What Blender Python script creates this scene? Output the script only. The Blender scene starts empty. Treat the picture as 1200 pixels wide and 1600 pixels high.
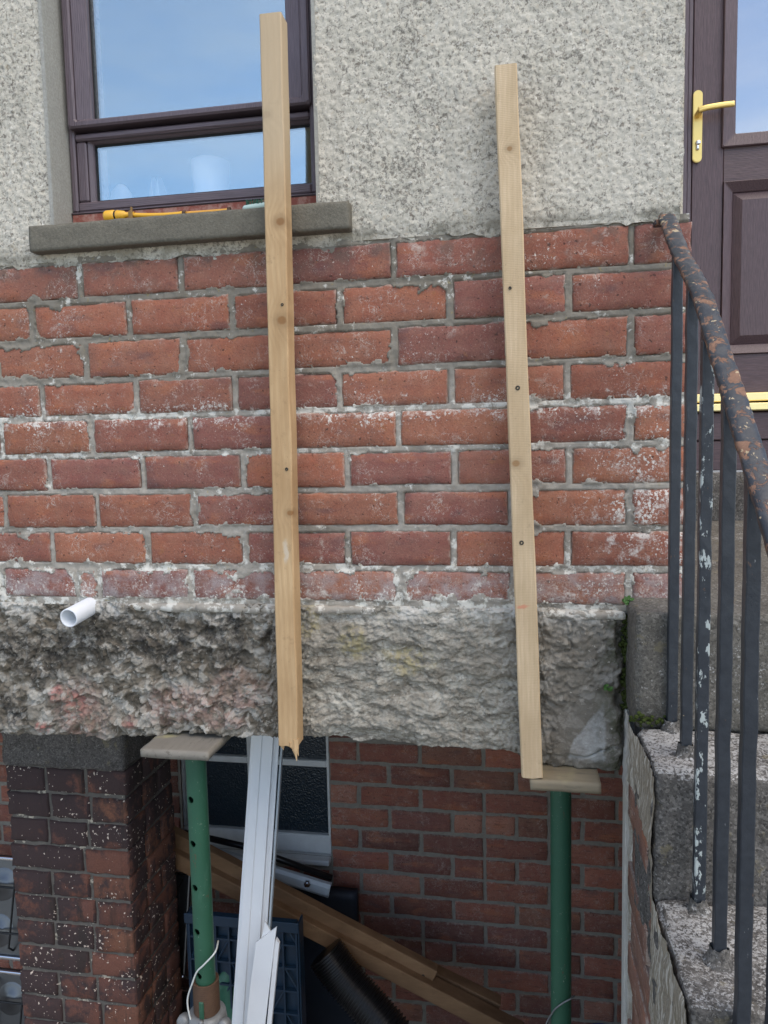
import bpy, bmesh, math, random
import numpy as np
from mathutils import Vector, Matrix, noise as mn

random.seed(7)
C = bpy.context.scene
COL = C.collection
rad = math.radians

# ------------------------------------------------------------------ camera
CAM = np.array([0.95705, -1.57735, -0.43011]); FPX = 1159.61
YAW, PITCH, ROLL = -0.1733, -0.0876, -0.02183

def cam_axes():
    cy, sy, cp, sp = math.cos(YAW), math.sin(YAW), math.cos(PITCH), math.sin(PITCH)
    cr, sr = math.cos(ROLL), math.sin(ROLL)
    f = np.array([sy*cp, cy*cp, sp]); r0 = np.array([cy, -sy, 0.]); u0 = np.cross(r0, f)
    return cr*r0+sr*u0, -sr*r0+cr*u0, f
AR, AU, AF = cam_axes()

def ray(px, py):
    return AF+(px-600)/FPX*AR-(py-800)/FPX*AU
def at(px, py, Y):
    """surveyed point: photo pixel on the plane at depth Y"""
    d = ray(px, py); t = (Y-CAM[1])/d[1]
    return Vector(CAM+t*d)
def atx(px, py, X):
    d = ray(px, py); t = (X-CAM[0])/d[0]
    return Vector(CAM+t*d)

cam = bpy.data.cameras.new('camera'); co = bpy.data.objects.new('camera', cam); COL.objects.link(co)
cam.sensor_fit = 'VERTICAL'; cam.sensor_height = 24; cam.sensor_width = 18
cam.lens = FPX/1600*24; cam.clip_start = 0.05; cam.clip_end = 500
M = Matrix(((AR[0], AU[0], -AF[0], CAM[0]), (AR[1], AU[1], -AF[1], CAM[1]), (AR[2], AU[2], -AF[2], CAM[2]), (0, 0, 0, 1)))
co.matrix_world = M
C.camera = co

# ------------------------------------------------------------------ sky, sun, exposure
SUN_EL, SUN_AZ = rad(58), rad(130)     # azimuth measured clockwise from +Y
w = bpy.data.worlds.new('World'); C.world = w; w.use_nodes = True
nt = w.node_tree; bg = nt.nodes['Background']
sky = nt.nodes.new('ShaderNodeTexSky'); sky.sky_type = 'NISHITA'; sky.sun_disc = False
sky.sun_elevation = SUN_EL; sky.sun_rotation = SUN_AZ
sky.air_density = 1.0; sky.dust_density = 0.4; sky.ozone_density = 2.0
# thin streaky cloud in front of the blue
tc = nt.nodes.new('ShaderNodeTexCoord'); mp = nt.nodes.new('ShaderNodeMapping'); mp.inputs['Scale'].default_value = (1.2, 1.2, 5)
mp.inputs['Rotation'].default_value = (0, .25, .4)
cn = nt.nodes.new('ShaderNodeTexNoise'); cn.inputs['Scale'].default_value = 2.2; cn.inputs['Detail'].default_value = 6; cn.inputs['Roughness'].default_value = .6
nt.links.new(tc.outputs['Generated'], mp.inputs[0]); nt.links.new(mp.outputs[0], cn.inputs['Vector'])
mr = nt.nodes.new('ShaderNodeMapRange'); mr.inputs[1].default_value = .35; mr.inputs[2].default_value = .75; mr.inputs[3].default_value = .06; mr.inputs[4].default_value = .42
nt.links.new(cn.outputs['Fac'], mr.inputs[0])
bw_n = nt.nodes.new('ShaderNodeRGBToBW'); nt.links.new(sky.outputs[0], bw_n.inputs[0])
ml = nt.nodes.new('ShaderNodeMath'); ml.operation = 'MULTIPLY'; ml.inputs[1].default_value = 1.8; nt.links.new(bw_n.outputs[0], ml.inputs[0])
mxn = nt.nodes.new('ShaderNodeMix'); mxn.data_type = 'RGBA'; nt.links.new(mr.outputs[0], mxn.inputs[0]); nt.links.new(sky.outputs[0], mxn.inputs[6]); nt.links.new(ml.outputs[0], mxn.inputs[7])
nt.links.new(mxn.outputs[2], bg.inputs[0]); bg.inputs[1].default_value = 0.15
sl = bpy.data.lights.new('sun', 'SUN'); sl.energy = 1.35; sl.angle = rad(55); sl.color = (1, 0.85, 0.66)
so = bpy.data.objects.new('sun', sl); COL.objects.link(so)
sd = Vector((math.sin(SUN_AZ)*math.cos(SUN_EL), math.cos(SUN_AZ)*math.cos(SUN_EL), math.sin(SUN_EL)))
so.rotation_euler = sd.to_track_quat('Z', 'Y').to_euler()
C.view_settings.view_transform = 'Standard'; C.view_settings.look = 'None'
C.view_settings.gamma = 1; C.view_settings.use_curve_mapping = False
C.view_settings.exposure = 0.9
C.cycles.max_bounces = 8

# ------------------------------------------------------------------ numpy noise
def _h(ix, iy, s):
    v = np.sin(ix*127.1+iy*311.7+s*74.7)*43758.5453
    return v-np.floor(v)
def vnoise(x, y, s=0):
    ix, iy = np.floor(x), np.floor(y); fx, fy = x-ix, y-iy
    fx = fx*fx*(3-2*fx); fy = fy*fy*(3-2*fy)
    a, b, c, d = _h(ix, iy, s), _h(ix+1, iy, s), _h(ix, iy+1, s), _h(ix+1, iy+1, s)
    return (a*(1-fx)+b*fx)*(1-fy)+(c*(1-fx)+d*fx)*fy
def fbm(x, y, s=0, o=4, g=0.5):
    t, a, n = 0, 1, 0
    for k in range(o):
        t = t+a*vnoise(x*2**k, y*2**k, s+k*13.1); n += a; a *= g
    return t/n
def worley(x, y, s=0):
    """(distance to nearest point, its random value, second distance)"""
    ix, iy = np.floor(x), np.floor(y)
    d1 = np.full(x.shape, 9.); d2 = d1.copy(); v = np.zeros(x.shape)
    for i in (-1, 0, 1):
        for j in (-1, 0, 1):
            cx, cy = ix+i, iy+j
            d = np.hypot(cx+_h(cx, cy, s)-x, cy+_h(cx, cy, s+5.5)-y)
            m = d < d1
            d2 = np.where(m, d1, np.minimum(d2, d)); v = np.where(m, _h(cx, cy, s+9.3), v); d1 = np.where(m, d, d1)
    return d1, v, d2
def facets(x, y, s=0):
    """broken facets: every cell a plane of its own height and tilt"""
    ix, iy = np.floor(x), np.floor(y); best = np.full(x.shape, 9.); out = np.zeros(x.shape)
    for i in (-1, 0, 1):
        for j in (-1, 0, 1):
            cx, cy = ix+i, iy+j; dx = cx+_h(cx, cy, s)-x; dy = cy+_h(cx, cy, s+5.5)-y; d = np.hypot(dx, dy)
            h = (_h(cx, cy, s+2.2)-.5)+(_h(cx, cy, s+3.3)-.5)*2.2*dx+(_h(cx, cy, s+4.4)-.5)*2.2*dy
            m = d < best; out = np.where(m, h, out); best = np.where(m, d, best)
    return out
def sstep(a, b, x):
    t = np.clip((x-a)/(b-a), 0, 1); return t*t*(3-2*t)

# ------------------------------------------------------------------ object helpers
def tag(o, label=None, cat=None, group=None, kind=None):
    if label: o['label'] = label
    if cat: o['category'] = cat
    if group: o['group'] = group
    if kind: o['kind'] = kind
    return o
def empty(name, loc=(0, 0, 0), **k):
    o = bpy.data.objects.new(name, None); COL.objects.link(o); o.location = loc; o.empty_display_size = .05
    return tag(o, **k)
def link(name, me, mat, parent=None, loc=None, smooth=False, **k):
    o = bpy.data.objects.new(name, me); COL.objects.link(o)
    if mat and not me.materials: me.materials.append(mat)
    if smooth:
        me.polygons.foreach_set('use_smooth', [True]*len(me.polygons))
    if loc is not None: o.location = loc
    if parent:
        o.parent = parent
        # everything here is modelled in world coordinates: undo the parents' offsets
        off = Vector(); p = parent
        while p: off += p.location; p = p.parent
        o.location = Vector(o.location)-off
    return tag(o, **k)
def obj(name, bm, mat, parent=None, smooth=False, **k):
    me = bpy.data.meshes.new(name); bm.normal_update(); bm.to_mesh(me); bm.free()
    return link(name, me, mat, parent, smooth=smooth, **k)
def mesh_np(name, verts, quads):
    me = bpy.data.meshes.new(name)
    n, q = len(verts), len(quads)
    me.vertices.add(n); me.vertices.foreach_set('co', np.asarray(verts, dtype=np.float32).ravel())
    me.loops.add(q*4); me.loops.foreach_set('vertex_index', np.asarray(quads, dtype=np.int32).ravel())
    me.polygons.add(q); me.polygons.foreach_set('loop_start', np.arange(q, dtype=np.int32)*4)
    me.polygons.foreach_set('loop_total', np.full(q, 4, dtype=np.int32))
    me.update(calc_edges=True); me.validate()
    return me
def add_box(bm, x0, x1, y0, y1, z0, z1, bev=0, mtx=None, seg=1):
    r = bmesh.ops.create_cube(bm, size=1)
    bmesh.ops.transform(bm, verts=r['verts'], matrix=Matrix.Translation(((x0+x1)/2, (y0+y1)/2, (z0+z1)/2)) @ Matrix.Diagonal((abs(x1-x0), abs(y1-y0), abs(z1-z0), 1)))
    vs = r['verts']
    if bev:
        es = list({e for v in vs for e in v.link_edges})
        rr = bmesh.ops.bevel(bm, geom=es, offset=bev, segments=seg, affect='EDGES', profile=.5)
        vs = list({v for f in rr['faces'] for v in f.verts} | {v for v in vs if v.is_valid})
    if mtx is not None: bmesh.ops.transform(bm, verts=[v for v in vs if v.is_valid], matrix=mtx)
    return vs
def box(name, x0, x1, y0, y1, z0, z1, mat, parent=None, bev=0, **k):
    bm = bmesh.new(); add_box(bm, x0, x1, y0, y1, z0, z1, bev)
    return obj(name, bm, mat, parent, **k)
def sweep(bm, pts, r, seg=8, closed_profile=None, cap=True, up=Vector((0, 0, 1))):
    """tube (or any profile) along a polyline; r a number or list"""
    pts = [Vector(p) for p in pts]; rings = []
    t0 = (pts[1]-pts[0]).normalized()
    a = up if abs(t0.dot(up)) < .95 else Vector((1, 0, 0))
    s = t0.cross(a).normalized(); u = s.cross(t0)
    for i, p in enumerate(pts):
        t = (pts[min(i+1, len(pts)-1)]-pts[max(i-1, 0)]).normalized()
        s = (s-t*s.dot(t)).normalized(); u = s.cross(t)
        ri = r[i] if isinstance(r, (list, tuple)) else r
        prof = closed_profile or [(math.cos(2*math.pi*k/seg), math.sin(2*math.pi*k/seg)) for k in range(seg)]
        rings.append([bm.verts.new(p+s*(x*ri)+u*(y*ri)) for x, y in prof])
    n = len(rings[0])
    for A, B in zip(rings, rings[1:]):
        for k in range(n):
            bm.faces.new((A[k], A[(k+1) % n], B[(k+1) % n], B[k]))
    if cap:
        bm.faces.new(rings[0][::-1]); bm.faces.new(rings[-1])
    return rings
def lathe(bm, prof, origin, axis=Vector((0, 0, 1)), seg=24):
    """prof: (radius, height) list"""
    q = Vector((0, 0, 1)).rotation_difference(Vector(axis).normalized()).to_matrix()
    rings = []
    for r, h in prof:
        rings.append([bm.verts.new(Vector(origin)+q @ Vector((r*math.cos(2*math.pi*k/seg), r*math.sin(2*math.pi*k/seg), h))) for k in range(seg)])
    for A, B in zip(rings, rings[1:]):
        for k in range(seg):
            bm.faces.new((A[k], A[(k+1) % seg], B[(k+1) % seg], B[k]))
    return rings
def outline_slab(bm, pts, th, mtx):
    a = [bm.verts.new(mtx @ Vector((x, 0, z))) for x, z in pts]
    b = [bm.verts.new(mtx @ Vector((x, th, z))) for x, z in pts]
    n = len(a)
    fa = bm.faces.new(a); fb = bm.faces.new(b[::-1])
    for k in range(n): bm.faces.new((a[(k+1) % n], a[k], b[k], b[(k+1) % n]))
    bmesh.ops.recalc_face_normals(bm, faces=bm.faces)
def smoothcurve(pts, n=8):
    pts = [Vector(p) for p in pts]; out = []
    P = [pts[0]*2-pts[1]]+pts+[pts[-1]*2-pts[-2]]
    for i in range(1, len(P)-2):
        for k in range(n):
            t = k/n; a, b, c, d = P[i-1], P[i], P[i+1], P[i+2]
            out.append(.5*((2*b)+(c-a)*t+(2*a-5*b+4*c-d)*t*t+(3*b-a-3*c+d)*t**3))
    out.append(pts[-1]); return out
def rough_box(x0, x1, y0, y1, z0, z1, res, amp, freq, rnd=.012, seed=0, fine=.0):
    """box with rounded, worn edges and an uneven surface"""
    bm = bmesh.new()
    nx, ny, nz = (max(1, int(round((b-a)/res))) for a, b in ((x0, x1), (y0, y1), (z0, z1)))
    cache = {}
    def V(i, j, k):
        key = (i, j, k)
        if key not in cache:
            p = Vector((x0+(x1-x0)*i/nx, y0+(y1-y0)*j/ny, z0+(z1-z0)*k/nz))
            q = Vector((min(max(p.x, x0+rnd), x1-rnd), min(max(p.y, y0+rnd), y1-rnd), min(max(p.z, z0+rnd), z1-rnd)))
            d = p-q
            n = d.normalized() if d.length > 1e-9 else Vector((0, 0, 1))
            if d.length > 1e-9: p = q+n*rnd
            s = Vector((seed*3.1, seed*1.7, 0))
            e = mn.fractal(p*freq+s, 1, 2, 4)*amp
            # chipped edges
            out = sum(1 for c in (d.x, d.y, d.z) if abs(c) > rnd*.7)
            if out > 1: e -= max(0, mn.noise(p*22+s))*rnd*.9
            if fine: e += mn.noise(p*130+s)*fine
            cache[key] = bm.verts.new(p+n*e)
        return cache[key]
    def grid(f, na, nb, flip):
        for a in range(na):
            for b in range(nb):
                q = [f(a, b), f(a+1, b), f(a+1, b+1), f(a, b+1)]
                bm.faces.new(q[::-1] if flip else q)
    grid(lambda a, b: V(a, b, 0), nx, ny, True); grid(lambda a, b: V(a, b, nz), nx, ny, False)
    grid(lambda a, b: V(a, 0, b), nx, nz, False); grid(lambda a, b: V(a, ny, b), nx, nz, True)
    grid(lambda a, b: V(0, a, b), ny, nz, True); grid(lambda a, b: V(nx, a, b), ny, nz, False)
    return bm

# ------------------------------------------------------------------ material helpers
class N:
    def __init__(s, name):
        s.m = bpy.data.materials.new(name); s.m.use_nodes = True
        s.t = s.m.node_tree; s.b = s.t.nodes['Principled BSDF']; s.out = s.t.nodes['Material Output']
        s.b.inputs['Roughness'].default_value = .85
        s.b.inputs['Specular IOR Level'].default_value = .3
    def new(s, typ): return s.t.nodes.new(typ)
    def lk(s, a, b): s.t.links.new(a, b)
    def put(s, sock, v):
        if isinstance(v, bpy.types.NodeSocket): s.lk(v, sock)
        elif isinstance(v, (tuple, list)):
            sock.default_value = tuple(v)+((1,) if len(v) == 3 and sock.type == 'RGBA' else ())
        else: sock.default_value = v
    def pos(s): return s.new('ShaderNodeNewGeometry').outputs['Position']
    def nrm(s): return s.new('ShaderNodeNewGeometry').outputs['True Normal']
    def obj(s): return s.new('ShaderNodeTexCoord').outputs['Object']
    def rnd(s): return s.new('ShaderNodeObjectInfo').outputs['Random']
    def ocol(s): return s.new('ShaderNodeObjectInfo').outputs['Color']
    def attr(s, n):
        a = s.new('ShaderNodeAttribute'); a.attribute_name = n; return a.outputs['Fac']
    def xyz(s, v):
        n = s.new('ShaderNodeSeparateXYZ'); s.lk(v, n.inputs[0]); return n.outputs
    def mapv(s, v, scale=(1, 1, 1), loc=(0, 0, 0), rot=(0, 0, 0)):
        n = s.new('ShaderNodeMapping'); s.lk(v, n.inputs[0])
        n.inputs['Scale'].default_value = scale; n.inputs['Location'].default_value = loc; n.inputs['Rotation'].default_value = rot
        return n.outputs[0]
    def vadd(s, a, b):
        n = s.new('ShaderNodeVectorMath'); n.operation = 'ADD'; s.put(n.inputs[0], a); s.put(n.inputs[1], b); return n.outputs[0]
    def vscale(s, a, k):
        n = s.new('ShaderNodeVectorMath'); n.operation = 'SCALE'; s.put(n.inputs[0], a); s.put(n.inputs['Scale'], k); return n.outputs[0]
    def noise(s, v, scale, detail=3, rough=.5, dist=0, col=False):
        n = s.new('ShaderNodeTexNoise'); s.lk(v, n.inputs['Vector'])
        n.inputs['Scale'].default_value = scale; n.inputs['Detail'].default_value = detail
        n.inputs['Roughness'].default_value = rough; n.inputs['Distortion'].default_value = dist
        return n.outputs['Color' if col else 'Fac']
    def voro(s, v, scale, feat='F1', out='Distance', rand=1):
        n = s.new('ShaderNodeTexVoronoi'); n.feature = feat; s.lk(v, n.inputs['Vector']); n.inputs['Scale'].default_value = scale
        n.inputs['Randomness'].default_value = rand
        return n.outputs[out]
    def wave(s, v, scale, dist=2, detail=2, dscale=1, axis='X', typ='BANDS'):
        n = s.new('ShaderNodeTexWave'); n.wave_type = typ
        if typ == 'BANDS': n.bands_direction = axis
        else: n.rings_direction = axis
        s.lk(v, n.inputs['Vector']); n.inputs['Scale'].default_value = scale; n.inputs['Distortion'].default_value = dist
        n.inputs['Detail'].default_value = detail; n.inputs['Detail Scale'].default_value = dscale
        return n.outputs['Fac']
    def math(s, op, a, b=0., c=None):
        n = s.new('ShaderNodeMath'); n.operation = op; s.put(n.inputs[0], a); s.put(n.inputs[1], b)
        if c is not None: s.put(n.inputs[2], c)
        return n.outputs[0]
    def mul(s, a, b): return s.math('MULTIPLY', a, b)
    def add(s, a, b): return s.math('ADD', a, b)
    def mx(s, a, b): return s.math('MAXIMUM', a, b)
    def step(s, x, a, b):
        n = s.new('ShaderNodeMapRange'); n.interpolation_type = 'SMOOTHSTEP'; s.put(n.inputs[0], x)
        n.inputs[1].default_value = a; n.inputs[2].default_value = b
        return n.outputs[0]
    def lin(s, x, a, b, c, d):
        n = s.new('ShaderNodeMapRange'); s.put(n.inputs[0], x)
        for i, v in enumerate((a, b, c, d)): n.inputs[1+i].default_value = v
        return n.outputs[0]
    def mix(s, f, a, b, typ='MIX'):
        n = s.new('ShaderNodeMix'); n.data_type = 'RGBA'; n.blend_type = typ
        s.put(n.inputs[0], f); s.put(n.inputs[6], a); s.put(n.inputs[7], b); return n.outputs[2]
    def ramp(s, f, stops):
        n = s.new('ShaderNodeValToRGB'); s.lk(f, n.inputs[0]); e = n.color_ramp.elements
        while len(e) < len(stops): e.new(.5)
        for k, (p, c) in enumerate(stops):
            e[k].position = p; e[k].color = tuple(c)+(1,)
        return n.outputs[0]
    def dist(s, v, p, sc=(1, 1, 1)):
        """distance from point p with anisotropic scale"""
        a = s.mapv(v, sc, tuple(-p[i]*sc[i] for i in range(3)))
        n = s.new('ShaderNodeVectorMath'); n.operation = 'LENGTH'; s.lk(a, n.inputs[0]); return n.outputs['Value']
    def blob(s, v, p, r, sc=(1, 0, 1), soft=.5):
        return s.step(s.dist(v, p, sc), r, r*(1-soft))
    def color(s, c): s.put(s.b.inputs['Base Color'], c); return s
    def rough(s, r): s.put(s.b.inputs['Roughness'], r); return s
    def spec(s, r): s.put(s.b.inputs['Specular IOR Level'], r); return s
    def metal(s, r): s.put(s.b.inputs['Metallic'], r); return s
    def bump(s, h, strength=.5, dist=.003):
        n = s.new('ShaderNodeBump'); n.inputs['Strength'].default_value = strength; n.inputs['Distance'].default_value = dist
        s.lk(h, n.inputs['Height'])
        prev = s.b.inputs['Normal'].links
        if prev: s.lk(prev[0].from_socket, n.inputs['Normal'])
        s.lk(n.outputs[0], s.b.inputs['Normal']); return s

def brick_material(name, white=1.0, soot=False, world=True):
    n = N(name); p = n.pos(); o = n.vadd(n.obj(), n.vscale(n.mapv(p, (0, 0, 0)), 0))
    pr = n.vadd(n.obj(), n.vscale(n.new('ShaderNodeCombineXYZ').outputs[0], 0))
    r = n.new('ShaderNodeCombineXYZ'); k = n.rnd(); n.lk(n.mul(k, 37.0), r.inputs[0]); n.lk(n.mul(k, 91.0), r.inputs[2])
    q = n.vadd(n.obj(), r.outputs[0])
    base = n.ocol()
    big = n.noise(q, 14, 4, .6)
    c = n.mix(n.lin(big, .35, .65, 0, .5), base, n.mix(.55, base, (.17, .066, .06), 'MIX'))
    fire = n.noise(n.mapv(q, (1, 1, 2.4)), 9, 3, .55)
    c = n.mix(n.mul(n.step(fire, .56, .72), .55), c, (.105, .062, .07))
    c = n.mix(n.mul(n.step(fire, .46, .32), .55), c, (.44, .15, .07))
    gr = n.noise(q, 220, 3, .7)
    c = n.mix(n.lin(n.noise(q, 24, 5, .7), .35, .7, .0, .20), c, (.42, .31, .215))  # patchy pale dust tone, with the lift of haze put into the colour
    c = n.mix(n.lin(gr, .3, .7, .32, 0), c, (.10, .055, .048))
    g3 = n.xyz(n.new('ShaderNodeTexCoord').outputs['Generated'])
    ed = n.math('MINIMUM', n.mul(n.add(.5, n.mul(n.math('ABSOLUTE', n.add(g3[0], -.5)), -1.0)), .225), n.mul(n.add(.5, n.mul(n.math('ABSOLUTE', n.add(g3[2], -.5)), -1.0)), .072))
    rim = n.step(n.add(ed, n.mul(n.noise(q, 55, 5, .7), .022)), .0165, .0085)
    c = n.mix(n.mul(rim, .68), c, (.47, .40, .335))
    sw = n.mul(n.step(n.noise(p, 21, 6, .78, .4), .56, .68), n.step(n.noise(p, 6.5, 3, .6), .47, .60)); c = n.mix(n.mul(sw, .55*white), c, (.50, .43, .37))
    pits = n.step(n.noise(q, 95, 3, .5), .64, .71)
    c = n.mix(n.mul(pits, .7), c, (.05, .035, .03))
    # pale salt bloom and paint splashes, in patches, thicker on certain courses
    z = n.xyz(p)[2]; patch = n.noise(p, 5.5, 4, .65)
    if world:
        band = n.mx(n.blob_band(z, -.352, .028) if hasattr(n, 'blob_band') else n.step(n.math('ABSOLUTE', n.add(z, .352)), .05, .0),
                    n.mul(n.step(z, -.66, -.76), .75))
        band = n.mx(n.mul(band, .8), n.mul(n.mul(n.step(n.xyz(p)[0], .98, 1.2), n.step(n.math('ABSOLUTE', n.add(z, .58)), .25, .05)), .7))
        amt = n.add(n.mul(band, .15), n.mul(n.lin(patch, .35, .7, 0, .13), 1.0))
        sp = n.noise(p, 150, 5, .75)
        wmask = n.mul(n.step(n.add(sp, amt), .70, .76), n.step(n.noise(p, 11, 4, .6), .40, .56))
        smear = n.noise(p, 30, 5, .75)
        wm2 = n.mul(n.step(n.add(smear, n.mul(band, .19)), .62, .80), .8)
        veil = n.mul(n.mul(n.step(z, -.67, -.73), n.step(n.noise(p, 17, 5, .7), .36, .66)), .8)
        edge_orange = n.mul(n.step(n.noise(p, 40, 4, .6), .62, .7), .3)
        c = n.mix(edge_orange, c, (.36, .17, .06))
        c = n.mix(veil, c, (.36, .31, .30))
        c = n.mix(n.mul(n.mx(wmask, wm2), white), c, (.66, .62, .56))
        grime = n.mul(n.step(z, -.10, .0), n.step(n.noise(p, 12, 5, .65), .5, .62))
        c = n.mix(n.mul(grime, .55), c, (.10, .09, .075))
    else:
        smear = n.noise(q, 34, 4, .7)
        c = n.mix(n.mul(n.step(smear, .56, .72), .75*white), c, (.40, .31, .26))
        drag = n.noise(n.mapv(q, (.12, 1, 1)), 130, 3, .6); c = n.mix(n.mul(n.step(drag, .56, .68), .5), c, (.09, .045, .038)); n.bump(drag, .5, .003)
        sp = n.noise(q, 150, 3, .6); c = n.mix(n.mul(n.step(sp, .72, .76), white*.8), c, (.55, .5, .46))
    fs = n.noise(p, 330, 2, .6); c = n.mix(n.mul(n.step(fs, .60, .68), .55), c, (.075, .045, .04)); c = n.mix(n.mul(n.step(fs, .36, .28), .45), c, (.52, .40, .33))
    vein = n.math('ABSOLUTE', n.add(n.noise(p, 48, 4, .65, .6), -.5)); vm = n.mul(n.step(vein, .016, .004), n.step(n.noise(p, 13, 3, .6), .50, .62))
    c = n.mix(n.mul(vm, .5*white), c, (.60, .55, .48))
    n.color(c); n.rough(.9)
    n.bump(gr, .6, .002); n.bump(n.mul(pits, -1.0), .6, .002); n.bump(n.noise(q, 45, 4, .6), .5, .003)
    return n.m

MAT = {}
MAT['brick'] = brick_material('weathered_red_brick')
MAT['brick_in'] = brick_material('sheltered_red_brick', .6, world=False)
MAT['flank_brick'] = brick_material('lime_streaked_brick', 1.6, world=False)

def m_mortar():
    n = N('cement_mortar'); p = n.pos(); z = n.xyz(p)[2]
    a = n.noise(p, 60, 5, .7); b = n.noise(p, 7, 4, .6)
    c = n.mix(a, (.22, .20, .165), (.46, .42, .36))
    c = n.mix(n.mul(n.step(b, .5, .65), .55), c, (.13, .115, .09))
    c = n.mix(n.mul(n.step(z, -.34, -.20), .6), c, (.16, .14, .105))
    band = n.mx(n.step(n.math('ABSOLUTE', n.add(z, .350)), .05, .0), n.mul(n.step(z, -.62, -.72), .75))
    band = n.mx(band, n.mul(n.step(n.math('ABSOLUTE', n.add(z, .44)), .04, .0), .7))
    wh = n.step(n.add(n.noise(p, 38, 5, .7), n.add(n.mul(band, .13), n.lin(b, .4, .7, -.01, .09))), .60, .70)
    c = n.mix(n.mul(wh, .9), c, (.66, .64, .57))
    lich = n.step(n.noise(p, 55, 4, .6), .66, .7)
    c = n.mix(n.mul(lich, .4), c, (.35, .27, .08))
    n.color(c).rough(.95); n.bump(n.noise(p, 150, 4, .75), .7, .002)
    return n.m
MAT['mortar'] = m_mortar()
def m_mortar_in():
    n = N('dusty_mortar'); p = n.pos(); a = n.noise(p, 50, 5, .7)
    n.color(n.mix(a, (.14, .125, .105), (.32, .29, .245))).rough(.95); n.bump(n.noise(p, 120, 4, .7), .7, .002)
    return n.m
MAT['mortar_in'] = m_mortar_in()
def m_roughcast():
    n = N('grey_roughcast'); p = n.pos()
    b = n.noise(p, 4.5, 5, .6); f = n.noise(p, 260, 3, .7)
    q = n.vadd(p, n.vscale(n.noise(p, 75, 3, .6, col=True), .018))
    sp = n.noise(q, 122, 5, .72)
    c = n.mix(f, (.46, .42, .34), (.735, .69, .59))
    c = n.mix(n.lin(b, .35, .65, 0, .4), c, (.47, .435, .345))
    b2 = n.noise(p, 11, 4, .6)
    th = n.add(sp, n.add(n.lin(b, .3, .7, -.05, .05), n.lin(b2, .3, .7, -.035, .035)))
    c = n.mix(n.mul(n.step(th, .52, .60), .72), c, (.21, .19, .16))
    c = n.mix(n.mul(n.step(th, .60, .68), .6), c, (.10, .09, .075))
    c = n.mix(n.mul(n.step(n.noise(q, 170, 2, .5), .60, .68), .6), c, (.17, .15, .125))
    wh = n.step(n.noise(n.vadd(q, n.vscale(q, .3)), 120, 3, .6), .60, .68)
    c = n.mix(n.mul(wh, .6), c, (.82, .785, .70))
    tan = n.step(n.noise(p, 34, 3, .6), .66, .72)
    c = n.mix(n.mul(tan, .3), c, (.42, .33, .20))
    pv = n.voro(q, 105, out='Color'); pd = n.voro(q, 105); pc = n.xyz(pv)
    c = n.mix(n.mul(n.mul(n.step(pc[0], .90, .92), n.step(pd, .46, .30)), .65), c, n.mix(n.step(pc[1], .4, .6), (.16, .13, .10), (.58, .50, .38)))
    z = n.xyz(p)[2]
    run = n.mul(n.step(n.noise(n.mapv(p, (1, 1, .07)), 22, 4, .6), .54, .70), n.step(n.noise(p, 3, 3, .5), .4, .6))
    c = n.mix(n.mul(run, .28), c, (.22, .205, .165))
    moss = n.mul(n.step(z, .06, .004), n.step(n.noise(p, 14, 4, .65), .42, .58))
    c = n.mix(n.mul(moss, .6), c, (.20, .185, .14))
    n.color(c).rough(.95); n.bump(sp, .6, -.003); n.bump(f, .6, .0022)
    return n.m
MAT['roughcast'] = m_roughcast()

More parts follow.
